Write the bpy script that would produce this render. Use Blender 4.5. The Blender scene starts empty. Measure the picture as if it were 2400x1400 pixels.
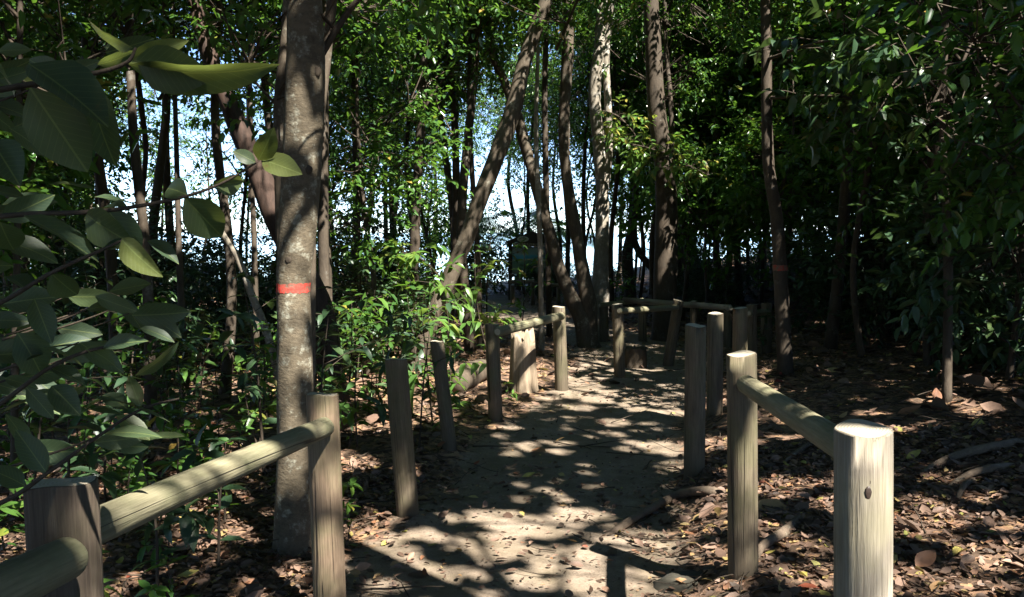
import bpy, math, random
import numpy as np
from mathutils import Vector, Matrix
R = math.radians
sc = bpy.context.scene
COL = sc.collection
# ------------------------------------------------------------------ camera, world, sun, exposure
F = 2078.0                      # focal length in pixels of the 2400 px wide photograph
CAMZ = 1.65
TH = math.atan(155 / F)
cam_d = bpy.data.cameras.new('camera')
cam_d.sensor_width = 36; cam_d.lens = F / 2400 * 36
cam_d.clip_start = 0.05; cam_d.clip_end = 9000
cam = bpy.data.objects.new('camera', cam_d); COL.objects.link(cam)
cam.location = (0, 0, CAMZ); cam.rotation_euler = (R(90) - TH, 0, 0)
sc.camera = cam
SUN_AZ, SUN_EL = R(38), R(52)   # azimuth from -Y (behind the camera) towards +X
SUN = np.array([math.sin(SUN_AZ) * math.cos(SUN_EL), -math.cos(SUN_AZ) * math.cos(SUN_EL), math.sin(SUN_EL)])
w = bpy.data.worlds.new("World"); sc.world = w; w.use_nodes = True
nt = w.node_tree
sky = nt.nodes.new('ShaderNodeTexSky'); sky.sky_type = 'NISHITA'; sky.sun_disc = False
sky.sun_elevation = SUN_EL
sky.sun_rotation = math.atan2(SUN[0], SUN[1])
sky.air_density = 0.55; sky.ozone_density = 3.0; sky.dust_density = 0.0
bg = nt.nodes['Background']; bg.inputs['Strength'].default_value = 0.07
nt.links.new(sky.outputs[0], bg.inputs[0])
sl = bpy.data.lights.new('sun', 'SUN'); sl.energy = 5.0; sl.angle = R(0.5); sl.color = (1, .95, .86)
so = bpy.data.objects.new('sun', sl); COL.objects.link(so)
so.rotation_euler = Vector(-SUN).to_track_quat('-Z', 'Y').to_euler()
sc.view_settings.view_transform = 'Standard'; sc.view_settings.look = 'None'
sc.view_settings.exposure = 2.45; sc.view_settings.gamma = 1
sc.cycles.max_bounces = 7; sc.cycles.diffuse_bounces = 4; sc.cycles.glossy_bounces = 2
sc.cycles.transmission_bounces = 5; sc.cycles.transparent_max_bounces = 4
sc.cycles.caustics_reflective = False; sc.cycles.caustics_refractive = False
sc.cycles.use_denoising = True

# ------------------------------------------------------------------ helpers
def P(px, py, Y):
    c, s = math.cos(TH), math.sin(TH)
    xr, yu = (px - 1200) / F, (700 - py) / F
    d = np.array([xr, c + yu * s, -s + yu * c])
    return np.array([0, 0, CAMZ]) + d * (Y / d[1])

def hash2(ix, iy, seed):
    h = (ix.astype(np.int64) * 374761393 + iy.astype(np.int64) * 668265263 + seed * 1442695041) & 0x7fffffff
    h = ((h ^ (h >> 13)) * 1274126177) & 0x7fffffff
    return ((h ^ (h >> 16)) & 0xffff) / 65535.0

def vnoise(x, y, seed=0):
    x = np.asarray(x, float); y = np.asarray(y, float)
    ix, iy = np.floor(x), np.floor(y); fx, fy = x - ix, y - iy
    fx = fx * fx * (3 - 2 * fx); fy = fy * fy * (3 - 2 * fy)
    a, b = hash2(ix, iy, seed), hash2(ix + 1, iy, seed)
    c, d = hash2(ix, iy + 1, seed), hash2(ix + 1, iy + 1, seed)
    return a + (b - a) * fx + (c - a) * fy + (a - b - c + d) * fx * fy

def fbm(x, y, seed=0, o=4):
    r, a, t = 0, 1.0, 0
    for k in range(o):
        r = r + a * vnoise(x * 2 ** k, y * 2 ** k, seed + k * 17); t += a; a *= .5
    return r / t - .5

def sst(a, b, x):
    t = np.clip((x - a) / (b - a), 0, 1); return t * t * (3 - 2 * t)

PCY = [-20, 0, 3, 4.5, 6, 8.2, 10.5, 12, 13.5, 15, 16.5, 18.5, 21, 30]
PCX = [-.6, -.3, -.1, -.02, .28, .8, 1.45, 1.8, 1.85, 1.5, .9, .1, -.6, -1.5]
def pcx(y): return np.interp(y, PCY, PCX)

MOUNDS = [(2022, 2.14), (1742, 4.04), (775, 3.73), (160, 1.76), (958, 5.3), (1058, 6.85), (1627, 6.0), (1674, 7.9), (1162, 8.1), (1317, 9.6), (688, 4.7), (1450, 10.5)]
def ground(x, y, fine=True):
    x = np.asarray(x, float); y = np.asarray(y, float)
    d = x - pcx(y)
    z = -0.10 * sst(1.5, 6, y)
    z = z + (.14 * sst(.8, 1.25, d + .25 * fbm(x * 2.1, y * 2.1, 33, 3)) + .10 * np.clip(d - 1.4, 0, 8)) * (1 - .6 * sst(10, 18, y) * (1 - sst(3, 7, d)))
    z = z + .05 * sst(.8, 1.6, -d)
    z = z - 2.6 * sst(31, 41, y)
    far = 1 - sst(14, 40, np.abs(x) + np.abs(y))
    off = sst(.6, 1.3, np.abs(d))
    z = z + (.10 * fbm(x * .7, y * .7, 3) * (.3 + .7 * off))
    for px, Y in MOUNDS:
        z = z + .04 * np.exp(-((x - (px - 1200) / F * Y) ** 2 + (y - Y) ** 2) / .02)
    if fine:
        z = z + far * (.05 * fbm(x * 3.1, y * 3.1, 8, 4) * (.22 + .78 * off) + .018 * fbm(x * 11, y * 11, 9, 3) * (.3 + .7 * off))
    return z

def G(px, py):
    """the point of the ground seen at that pixel"""
    lo, hi = 1.2, 60.0
    for _ in range(40):
        m = (lo + hi) / 2; p = P(px, py, m)
        if p[2] > float(ground(p[0], p[1])): lo = m
        else: hi = m
    return P(px, py, lo)

def link(o, parent=None):
    COL.objects.link(o)
    if parent is not None: o.parent = parent
    return o

def tag(o, label=None, cat=None, group=None, kind=None):
    if label: o['label'] = label
    if cat: o['category'] = cat
    if group: o['group'] = group
    if kind: o['kind'] = kind
    return o

def empty(name, loc, label, cat, group=None):
    o = bpy.data.objects.new(name, None); o.location = [float(v) for v in loc]; o.empty_display_size = .2
    link(o); return tag(o, label, cat, group)

def make_mesh(name, V, polys, mat, smooth=True, fattr=None, pattr=None):
    """polys: list of (N,k) int arrays"""
    me = bpy.data.meshes.new(name)
    V = np.asarray(V, np.float32)
    me.vertices.add(len(V)); me.vertices.foreach_set('co', V.ravel())
    loops = np.concatenate([p.ravel() for p in polys]).astype(np.int32)
    tot = np.concatenate([np.full(len(p), p.shape[1], np.int32) for p in polys])
    st = np.concatenate([[0], np.cumsum(tot)[:-1]]).astype(np.int32)
    me.loops.add(len(loops)); me.loops.foreach_set('vertex_index', loops)
    me.polygons.add(len(tot)); me.polygons.foreach_set('loop_start', st)
    me.polygons.foreach_set('use_smooth', np.full(len(tot), smooth, bool))
    if fattr is not None:
        a = me.attributes.new('rnd', 'FLOAT', 'FACE'); a.data.foreach_set('value', np.asarray(fattr, np.float32))
    if pattr is not None:
        for k, v in pattr.items():
            v = np.asarray(v, np.float32)
            if v.ndim == 2:
                a = me.attributes.new(k, 'FLOAT_VECTOR', 'POINT'); a.data.foreach_set('vector', v.ravel())
            else:
                a = me.attributes.new(k, 'FLOAT', 'POINT'); a.data.foreach_set('value', v)
    me.update(calc_edges=True); me.validate()
    if mat: me.materials.append(mat)
    return me

def obj(name, me, parent=None, loc=(0, 0, 0)):
    o = bpy.data.objects.new(name, me); o.location = [float(v) for v in loc]
    return link(o, parent)

class Geo:
    def __init__(s): s.V = []; s.Q = []; s.T = []; s.n = 0; s.aq = []; s.at = []
    def add(s, V, Q=None, T=None):
        V = np.asarray(V, float)
        if Q is not None and len(Q): s.Q.append(np.asarray(Q) + s.n)
        if T is not None and len(T): s.T.append(np.asarray(T) + s.n)
        s.V.append(V); s.n += len(V)
    def mesh(s, name, mat, smooth=True, off=None):
        V = np.concatenate(s.V)
        if off is not None: V = V - np.asarray(off)
        p = []
        if s.Q: p.append(np.concatenate(s.Q))
        if s.T: p.append(np.concatenate(s.T))
        return make_mesh(name, V, p, mat, smooth)

def unit(v): return v / np.maximum(np.linalg.norm(v, axis=-1, keepdims=True), 1e-9)

def smooth_line(pts, rad, n):
    """Catmull-Rom resample"""
    pts = np.asarray(pts, float); rad = np.asarray(rad, float)
    m = len(pts)
    if m < 3:
        t = np.linspace(0, 1, n)[:, None]
        return pts[0] + (pts[-1] - pts[0]) * t, rad[0] + (rad[-1] - rad[0]) * t[:, 0]
    ext = np.vstack([2 * pts[0] - pts[1], pts, 2 * pts[-1] - pts[-2]])
    u = np.linspace(0, m - 1 - 1e-6, n); i = u.astype(int); f = (u - i)[:, None]
    p0, p1, p2, p3 = ext[i], ext[i + 1], ext[i + 2], ext[i + 3]
    q = .5 * (2 * p1 + (p2 - p0) * f + (2 * p0 - 5 * p1 + 4 * p2 - p3) * f ** 2 + (3 * p1 - p0 - 3 * p2 + p3) * f ** 3)
    return q, np.interp(u, np.arange(m), rad)

def tube(g, pts, rad, seg=8, rough=0., seed=0, cap=True, flare=0.):
    pts = np.asarray(pts, float); rad = np.asarray(rad, float); n = len(pts)
    t = np.gradient(pts, axis=0); t = unit(t)
    ref = np.array([1., 0, 0]) if abs(t[0][0]) < .8 else np.array([0, 1., 0])
    a = unit(np.cross(t, ref)); b = np.cross(t, a)
    ph = np.linspace(0, 2 * np.pi, seg, endpoint=False)
    k = np.ones((n, seg))
    if rough:
        L = np.concatenate([[0], np.cumsum(np.linalg.norm(np.diff(pts, axis=0), axis=1))])
        X = np.cos(ph)[None] * 1.3 + L[:, None] * 2.3 + 50; Y = np.sin(ph)[None] * 1.3 + L[:, None] * 1.1 + 50
        k = 1 + rough * 2 * fbm(X, Y, seed, 4)
    if flare:
        k[0] *= 1 + flare
    r = rad[:, None] * k
    V = pts[:, None] + r[..., None] * (np.cos(ph)[None, :, None] * a[:, None] + np.sin(ph)[None, :, None] * b[:, None])
    V = V.reshape(-1, 3)
    i = np.arange(n - 1)[:, None] * seg; j = np.arange(seg)[None]; j2 = (j + 1) % seg
    Q = np.stack([i + j, i + j2, i + seg + j2, i + seg + j], -1).reshape(-1, 4)
    T = []
    if cap:
        V = np.vstack([V, pts[0], pts[-1]]); c0 = n * seg
        T = [[c0, (q + 1) % seg, q] for q in range(seg)] + [[c0 + 1, (n - 1) * seg + q, (n - 1) * seg + (q + 1) % seg] for q in range(seg)]
    g.add(V, Q, T)

# ------------------------------------------------------------------ materials
def newmat(name):
    m = bpy.data.materials.new(name); m.use_nodes = True
    n = m.node_tree; b = n.nodes['Principled BSDF']
    return m, n, b
def N(nt, t, **k):
    n = nt.nodes.new(t)
    for a, v in k.items():
        if a in n.inputs.keys() if not hasattr(n, a) else False: n.inputs[a].default_value = v
        else: setattr(n, a, v)
    return n
def noise(nt, vec, scale, detail=4, rough=.55):
    n = nt.nodes.new('ShaderNodeTexNoise'); n.inputs['Scale'].default_value = scale
    n.inputs['Detail'].default_value = detail; n.inputs['Roughness'].default_value = rough
    nt.links.new(vec, n.inputs['Vector']); return n.outputs[0]
def ramp(nt, fac, stops):
    r = nt.nodes.new('ShaderNodeValToRGB'); e = r.color_ramp.elements
    while len(e) < len(stops): e.new(.5)
    for q, (p, c) in zip(e, stops):
        q.position = p; q.color = (*c, 1) if len(c) == 3 else c
    nt.links.new(fac, r.inputs[0]); return r.outputs[0]
def mix(nt, fac, a, b, mode='MIX'):
    m = nt.nodes.new('ShaderNodeMixRGB'); m.blend_type = mode
    for s, v in ((m.inputs[0], fac), (m.inputs[1], a), (m.inputs[2], b)):
        if isinstance(v, (int, float)): s.default_value = v
        elif isinstance(v, tuple): s.default_value = (*v, 1)
        else: nt.links.new(v, s)
    return m.outputs[0]
def math_(nt, op, a, b=0.):
    m = nt.nodes.new('ShaderNodeMath'); m.operation = op
    for s, v in ((m.inputs[0], a), (m.inputs[1], b)):
        if isinstance(v, (int, float)): s.default_value = v
        else: nt.links.new(v, s)
    return m.outputs[0]
def bump(nt, b, h, strength=.5, dist=.01):
    n = nt.nodes.new('ShaderNodeBump'); n.inputs['Strength'].default_value = strength; n.inputs['Distance'].default_value = dist
    nt.links.new(h, n.inputs['Height']); nt.links.new(n.outputs[0], b.inputs['Normal']); return n
def coords(nt, scale=(1, 1, 1), rand=True, kind='Object'):
    tc = nt.nodes.new('ShaderNodeTexCoord'); mp = nt.nodes.new('ShaderNodeMapping')
    mp.inputs['Scale'].default_value = scale; nt.links.new(tc.outputs[kind], mp.inputs[0])
    if rand:
        oi = nt.nodes.new('ShaderNodeObjectInfo')
        v = math_(nt, 'MULTIPLY', oi.outputs['Random'], 37.)
        cx = nt.nodes.new('ShaderNodeCombineXYZ')
        for k in range(3): nt.links.new(v, cx.inputs[k])
        nt.links.new(cx.outputs[0], mp.inputs['Location'])
    return mp.outputs[0]

def leaf_mat(name, stops, rough=.36, trans=.3, tcol=(.16, .30, .03), spec=.5, veins=False, under=None):
    m, nt, b = newmat(name)
    at = nt.nodes.new('ShaderNodeAttribute'); at.attribute_name = 'rnd'
    oi = nt.nodes.new('ShaderNodeObjectInfo')
    f = math_(nt, 'ADD', at.outputs['Fac'], math_(nt, 'MULTIPLY', math_(nt, 'SUBTRACT', oi.outputs['Random'], .62), .35))
    col = ramp(nt, f, stops)
    if under:
        geo = nt.nodes.new('ShaderNodeNewGeometry')
        col = mix(nt, math_(nt, 'MULTIPLY', geo.outputs['Backfacing'], .75), col, under)
    if veins:
        lv = nt.nodes.new('ShaderNodeAttribute'); lv.attribute_name = 'luv'
        sx = nt.nodes.new('ShaderNodeSeparateXYZ'); nt.links.new(lv.outputs['Vector'], sx.inputs[0])
        av = math_(nt, 'ABSOLUTE', sx.outputs[1])
        s = math_(nt, 'SUBTRACT', math_(nt, 'MULTIPLY', sx.outputs[0], 11.), math_(nt, 'MULTIPLY', av, 3.2))
        fr = math_(nt, 'ABSOLUTE', math_(nt, 'SUBTRACT', math_(nt, 'FRACT', s), .5))
        v1 = math_(nt, 'LESS_THAN', fr, .035); v2 = math_(nt, 'LESS_THAN', av, .035)
        vv = math_(nt, 'MAXIMUM', math_(nt, 'MULTIPLY', v1, .6), v2)
        nz = noise(nt, coords(nt), 60, 3)
        col = mix(nt, math_(nt, 'MULTIPLY', vv, .75), col, (.18, .22, .07))
        col = mix(nt, .35, col, mix(nt, nz, (.5, .5, .5), (1.3, 1.3, 1.3)), 'MULTIPLY')
        sp = noise(nt, coords(nt), 22, 5, .7); col = mix(nt, ramp(nt, sp, [(.64, (0,) * 3), (.72, (.8,) * 3)]), col, (.10, .065, .03))
        bump(nt, b, math_(nt, 'ADD', vv, math_(nt, 'MULTIPLY', nz, .4)), .35, .002)
    nt.links.new(col, b.inputs['Base Color'])
    b.inputs['Roughness'].default_value = rough; b.inputs['Specular IOR Level'].default_value = spec
    tr = nt.nodes.new('ShaderNodeBsdfTranslucent')
    tc = mix(nt, .55, col, tcol); nt.links.new(tc, tr.inputs[0])
    ms = nt.nodes.new('ShaderNodeMixShader'); ms.inputs[0].default_value = trans
    nt.links.new(b.outputs[0], ms.inputs[1]); nt.links.new(tr.outputs[0], ms.inputs[2])
    nt.links.new(ms.outputs[0], nt.nodes['Material Output'].inputs[0])
    return m

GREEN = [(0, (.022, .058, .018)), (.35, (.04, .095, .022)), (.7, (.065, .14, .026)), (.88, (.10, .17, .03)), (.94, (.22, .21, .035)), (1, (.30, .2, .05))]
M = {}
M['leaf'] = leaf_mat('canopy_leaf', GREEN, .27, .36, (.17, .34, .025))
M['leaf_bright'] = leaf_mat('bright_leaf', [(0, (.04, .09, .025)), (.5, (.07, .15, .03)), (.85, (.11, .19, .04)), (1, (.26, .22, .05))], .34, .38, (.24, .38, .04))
M['leaf_dark'] = leaf_mat('dark_leaf', [(0, (.02, .045, .022)), (.6, (.035, .07, .03)), (1, (.06, .095, .03))], .38, .25, (.1, .17, .03))  # darker, duller green leaf colours
M['leaf_big'] = leaf_mat('big_leaf', [(0, (.028, .055, .034)), (.5, (.06, .088, .036)), (.8, (.11, .13, .034)), (.92, (.12, .17, .03)), (1, (.16, .28, .035))], .46, .42, (.20, .24, .035), .45, True, (.12, .11, .035))

def bark_mat(name, c1, c2, lich=.0, lcol=(.42, .42, .38), zs=.35, spec=.25, sc_=7):
    m, nt, b = newmat(name)
    v = coords(nt, (1, 1, zs)); v1 = coords(nt)
    n1 = noise(nt, v, sc_, 6, .65); n2 = noise(nt, v, sc_ * 5, 4, .7); n3 = noise(nt, v1, 5 if zs < 1.2 else 15, 5, .7); n4 = noise(nt, v1, 38, 3)
    col = ramp(nt, mix(nt, .4, n1, n2), [(.32, c1), (.66, c2)])
    if lich:
        f = ramp(nt, n3, [(.62 - .22 * lich, (0, 0, 0)), (.70 - .18 * lich, (1, 1, 1))])
        f = math_(nt, 'MULTIPLY', f, ramp(nt, n4, [(.4, (.2,) * 3), (.62, (1,) * 3)]))
        col = mix(nt, math_(nt, 'MULTIPLY', f, .75), col, lcol)
    nt.links.new(col, b.inputs['Base Color']); b.inputs['Roughness'].default_value = .82; b.inputs['Specular IOR Level'].default_value = spec
    bump(nt, b, mix(nt, .5, n1, n2), .9, .012)
    return m
M['bark_main'] = bark_mat('lichen_bark', (.045, .036, .024), (.125, .10, .066), .42, (.27, .265, .21), 1.6, .25, 9)
M['bark_pale'] = bark_mat('pale_bark', (.095, .08, .06), (.25, .22, .175), .4, (.5, .48, .44), .5)
M['bark_dark'] = bark_mat('dark_bark', (.022, .017, .012), (.07, .053, .037), .2, (.14, .13, .11), .4)
M['bark_red'] = bark_mat('reddish_bark', (.014, .010, .008), (.06, .035, .025), .0, zs=.25)
M['bark_twig'] = bark_mat('twig_bark', (.02, .015, .010), (.065, .049, .034), 0)
M['bark_mid'] = bark_mat('brown_bark', (.032, .025, .017), (.10, .078, .055), .3, (.22, .21, .165), .4)

def wood_mat(name, dark, mid, pale, algae, amt):
    m, nt, b = newmat(name)
    vg = coords(nt, (1, 1, .045)); v = coords(nt); vl = coords(nt, (1, 1, .018)); vs = coords(nt, (1, 1, .3))
    g1 = noise(nt, vg, 85, 5, .7); g2 = noise(nt, vg, 170, 3, .6); n1 = noise(nt, v, 4.5, 5, .6)
    n2 = noise(nt, vs, 7, 4, .6); ck = noise(nt, vl, 11, 2, .5); kn = nt.nodes.new('ShaderNodeTexVoronoi')
    kn.inputs['Scale'].default_value = 5.2; nt.links.new(vs, kn.inputs['Vector'])
    col = ramp(nt, mix(nt, .35, g1, g2), [(.22, dark), (.5, mid), (.78, pale)])
    col = mix(nt, math_(nt, 'MULTIPLY', ramp(nt, n1, [(.45, (0,) * 3), (.62, (1,) * 3)]), amt), col, algae)
    col = mix(nt, math_(nt, 'MULTIPLY', ramp(nt, n2, [(.5, (0,) * 3), (.72, (1,) * 3)]), .4), col, tuple(q * .45 for q in dark))
    kd = ramp(nt, kn.outputs['Distance'], [(.05, (1,) * 3), (.105, (0,) * 3)])
    col = mix(nt, math_(nt, 'MULTIPLY', kd, .75), col, (.045, .025, .015))
    cr = ramp(nt, ck, [(.488, (0,) * 3), (.496, (1,) * 3), (.502, (1,) * 3), (.510, (0,) * 3)])
    msk = ramp(nt, noise(nt, coords(nt, (1, 1, .5)), 3.1, 1), [(.49, (0,) * 3), (.55, (1,) * 3)])
    cr = math_(nt, 'MULTIPLY', cr, msk)
    col = mix(nt, math_(nt, 'MULTIPLY', cr, .9), col, (.018, .013, .01))
    tcz = nt.nodes.new('ShaderNodeTexCoord'); sz = nt.nodes.new('ShaderNodeSeparateXYZ'); nt.links.new(tcz.outputs['Object'], sz.inputs[0])
    soilf = ramp(nt, math_(nt, 'ADD', sz.outputs[2], math_(nt, 'MULTIPLY', n1, .22)), [(.28, (.75,) * 3), (.46, (0,) * 3)])
    if amt > .36 and name != 'greenish_rail': col = mix(nt, soilf, col, (.075, .058, .038))
    st = ramp(nt, noise(nt, coords(nt, (1, 1, .12)), 16, 4, .6), [(.52, (0,) * 3), (.7, (.5,) * 3)]); col = mix(nt, st, col, tuple(q * .7 for q in dark))
    nt.links.new(col, b.inputs['Base Color']); b.inputs['Roughness'].default_value = .75; b.inputs['Specular IOR Level'].default_value = .3
    h = math_(nt, 'SUBTRACT', mix(nt, .4, g1, g2), math_(nt, 'ADD', math_(nt, 'MULTIPLY', cr, 1.6), math_(nt, 'MULTIPLY', kd, .6)))
    bump(nt, b, h, .55, .006)
    return m
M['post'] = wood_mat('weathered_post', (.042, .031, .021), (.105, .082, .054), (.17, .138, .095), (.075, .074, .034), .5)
M['post_dark'] = wood_mat('shaded_dark_post', (.025, .018, .013), (.065, .048, .034), (.11, .088, .062), (.06, .06, .028), .45)  # shade on the near left post, put into darker wood colours
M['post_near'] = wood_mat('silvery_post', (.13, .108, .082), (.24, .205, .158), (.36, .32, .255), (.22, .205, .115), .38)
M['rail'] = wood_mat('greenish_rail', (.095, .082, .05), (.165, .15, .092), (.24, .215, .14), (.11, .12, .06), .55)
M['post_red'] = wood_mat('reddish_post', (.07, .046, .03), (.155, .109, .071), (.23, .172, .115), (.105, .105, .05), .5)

def end_mat():
    m, nt, b = newmat('end_grain')
    v = coords(nt, (1, 1, 1), False)
    wv = nt.nodes.new('ShaderNodeTexWave'); wv.wave_type = 'RINGS'; wv.rings_direction = 'Z'; wv.inputs['Scale'].default_value = 42; wv.inputs['Distortion'].default_value = 1.5
    nt.links.new(v, wv.inputs['Vector'])
    n = noise(nt, v, 30, 4)
    col = mix(nt, n, mix(nt, wv.outputs['Fac'], (.26, .21, .15), (.42, .37, .29)), (.30, .27, .20))
    nt.links.new(col, b.inputs['Base Color']); b.inputs['Roughness'].default_value = .8
    bump(nt, b, wv.outputs['Fac'], .3, .003); return m
M['end'] = end_mat()

def plain(name, col, rough=.7, var=.3, sc_=12, em=None):
    m, nt, b = newmat(name)
    n = noise(nt, coords(nt), sc_, 5, .6)
    c = mix(nt, n, tuple(q * (1 - var) for q in col), tuple(min(1, q * (1 + var)) for q in col))
    nt.links.new(c, b.inputs['Base Color']); b.inputs['Roughness'].default_value = rough
    bump(nt, b, n, .3, .004); return m
def paint_mat(name, col, lo, hi):
    m, nt, b = newmat(name); n = noise(nt, coords(nt), 26, 6, .7)
    nt.links.new(mix(nt, ramp(nt, n, [(lo, (0,) * 3), (hi, (1,) * 3)]), (.11, .075, .05), col), b.inputs['Base Color']); b.inputs['Roughness'].default_value = .75; bump(nt, b, n, .6, .008); return m
M['paint'] = paint_mat('red_paint', (.40, .03, .018), .38, .54)
M['paint_faded'] = paint_mat('faded_red_paint', (.30, .025, .015), .45, .62)
M['knot'] = plain('dark_knot', (.022, .012, .007), .6, .5, 60)
M['stump'] = bark_mat('bleached_wood', (.09, .065, .042), (.30, .235, .165), 0, zs=.12)
M['stump_dark'] = bark_mat('rotting_wood', (.03, .023, .016), (.085, .065, .045), .2, (.12, .12, .06), .3)
M['sign_wood'] = plain('sign_timber', (.05, .034, .024), .8, .3)
M['root'] = bark_mat('root_bark', (.06, .043, .03), (.16, .12, .085), .2, (.3, .27, .2), 1)
M['rock'] = plain('mossy_rock', (.045, .04, .028), .95, .6, 22)

def litter_mat():
    m, nt, b = newmat('dry_leaf')
    at = nt.nodes.new('ShaderNodeAttribute'); at.attribute_name = 'rnd'
    col = ramp(nt, at.outputs['Fac'], [(0, (.04, .029, .02)), (.3, (.08, .05, .034)), (.55, (.15, .092, .064)), (.74, (.24, .155, .112)), (.84, (.24, .11, .055)), (.9, (.32, .23, .10)), (.95, (.34, .29, .07)), (.98, (.12, .17, .05)), (1, (.20, .03, .02))])
    n = noise(nt, coords(nt, rand=False), 55, 4)
    col = mix(nt, .5, col, mix(nt, n, (.45,) * 3, (1.4,) * 3), 'MULTIPLY')
    nt.links.new(col, b.inputs['Base Color']); b.inputs['Roughness'].default_value = .62; b.inputs['Specular IOR Level'].default_value = .4
    tr = nt.nodes.new('ShaderNodeBsdfTranslucent'); nt.links.new(col, tr.inputs[0])
    ms = nt.nodes.new('ShaderNodeMixShader'); ms.inputs[0].default_value = .15
    nt.links.new(b.outputs[0], ms.inputs[1]); nt.links.new(tr.outputs[0], ms.inputs[2])
    nt.links.new(ms.outputs[0], nt.nodes['Material Output'].inputs[0]); return m
M['litter'] = litter_mat()

def ground_mat():
    m, nt, b = newmat('forest_soil')
    v = coords(nt, rand=False)
    at = nt.nodes.new('ShaderNodeAttribute'); at.attribute_name = 'path'
    n1 = noise(nt, v, 1.8, 5); n2 = noise(nt, v, 14, 5, .65); n3 = noise(nt, v, 70, 4, .7); n4 = noise(nt, v, 220, 2)
    soil = ramp(nt, mix(nt, .45, n2, n1), [(.3, (.115, .087, .062)), (.5, (.182, .142, .105)), (.7, (.25, .20, .155))])
    soil = mix(nt, .8, soil, mix(nt, n3, (.45,) * 3, (1.5,) * 3), 'MULTIPLY')
    vs = nt.nodes.new('ShaderNodeTexVoronoi'); vs.inputs['Scale'].default_value = 48; vs.inputs['Randomness'].default_value = 1; nt.links.new(v, vs.inputs['Vector'])
    soil = mix(nt, math_(nt, 'MULTIPLY', ramp(nt, vs.outputs['Distance'], [(.12, (1,) * 3), (.3, (0,) * 3)]), .55), soil, (.06, .042, .03))
    big = noise(nt, v, 3.2, 4); soil = mix(nt, ramp(nt, big, [(.45, (0,) * 3), (.7, (.55,) * 3)]), soil, (.095, .078, .042))
    vo = nt.nodes.new('ShaderNodeTexVoronoi'); vo.inputs['Scale'].default_value = 26; nt.links.new(v, vo.inputs['Vector'])
    sx = nt.nodes.new('ShaderNodeSeparateColor'); nt.links.new(vo.outputs['Color'], sx.inputs[0])
    lit = ramp(nt, sx.outputs[0], [(0, (.045, .03, .02)), (.4, (.10, .065, .042)), (.7, (.18, .11, .075)), (.9, (.24, .14, .08)), (1, (.28, .19, .10))])
    lit = mix(nt, .6, lit, mix(nt, n3, (.4,) * 3, (1.4,) * 3), 'MULTIPLY')
    f = math_(nt, 'ADD', at.outputs['Fac'], math_(nt, 'MULTIPLY', math_(nt, 'SUBTRACT', n2, .5), .9))
    col = mix(nt, ramp(nt, f, [(.35, (0,) * 3), (.65, (1,) * 3)]), lit, soil)
    nt.links.new(col, b.inputs['Base Color']); b.inputs['Roughness'].default_value = .9; b.inputs['Specular IOR Level'].default_value = .2
    bump(nt, b, mix(nt, .5, n3, mix(nt, .5, n4, vo.outputs['Distance'])), .8, .012)
    return m
M['ground'] = ground_mat()

# ------------------------------------------------------------------ ground and sea
def axis(lo, a, b, hi, h, grow=1.18):
    mid = list(np.arange(a, b, h)); out = mid[:]
    s, x = h, mid[-1]
    while x < hi: s = min(s * grow, 60); x += s; out.append(x)
    s, x = h, a; pre = []
    while x > lo: s = min(s * grow, 60); x -= s; pre.append(x)
    return np.array(pre[::-1] + out)
def build_ground():
    xs = axis(-400, -4.2, 4.6, 400, .034); ys = axis(-200, 1.2, 12.5, 62, .036, 1.07)
    X, Y = np.meshgrid(xs, ys); Z = ground(X, Y)
    nx, ny = len(xs), len(ys)
    V = np.stack([X, Y, Z], -1).reshape(-1, 3)
    i = np.arange(ny - 1)[:, None] * nx; j = np.arange(nx - 1)[None]
    Q = np.stack([i + j, i + j + 1, i + nx + j + 1, i + nx + j], -1).reshape(-1, 4)
    d = np.abs(X - pcx(Y)); pm = 1 - sst(.62, 1.15, d + .5 * fbm(X * 1.3, Y * 1.3, 21))
    pm = np.maximum(pm, .9 * sst(24, 31, Y))
    me = make_mesh('ground', V, [Q], M['ground'], True, None, {'path': pm.ravel()})
    tag(obj('ground', me), kind='structure')
build_ground()

def build_sea():
    m, nt, b = newmat('sea_water')
    v = coords(nt, (1, .35, 1), False, 'Object')
    n = noise(nt, v, .6, 5)
    tc = nt.nodes.new('ShaderNodeTexCoord'); sx = nt.nodes.new('ShaderNodeSeparateXYZ'); nt.links.new(tc.outputs['Object'], sx.inputs[0])
    dist = math_(nt, 'DIVIDE', sx.outputs[1], 260.)
    col = ramp(nt, dist, [(.12, (.45, .58, .60)), (.35, (.40, .58, .64)), (1, (.34, .52, .64))])
    nt.links.new(col, b.inputs['Base Color']); b.inputs['Roughness'].default_value = .25
    bump(nt, b, n, .25, .15)
    xs = np.array([-4000., 4000]); ys = np.array([33., 6000])
    V = [[-4000, 33, -1.75], [4000, 33, -1.75], [4000, 6000, -1.75], [-4000, 6000, -1.75]]
    tag(obj('sea', make_mesh('sea', V, [np.array([[0, 1, 2, 3]])], m)), kind='structure')
build_sea()

def blob(g, c, r, sc3, seed, n=12, m=8):
    th = np.linspace(0, np.pi, m); ph = np.linspace(0, 2 * np.pi, n, endpoint=False)
    V = np.array([[math.sin(t) * math.cos(p), math.sin(t) * math.sin(p), math.cos(t)] for t in th for p in ph])
    k = 1 + .5 * fbm(V[:, 0] * 2 + 5, V[:, 1] * 2 + V[:, 2] * 2 + 5, seed)
    V = V * k[:, None] * r * np.asarray(sc3) + np.asarray(c)
    i = np.arange(m - 1)[:, None] * n; j = np.arange(n)[None]
    Q = np.stack([i + j, i + n + j, i + n + (j + 1) % n, i + (j + 1) % n], -1).reshape(-1, 4); g.add(V, Q)
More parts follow.
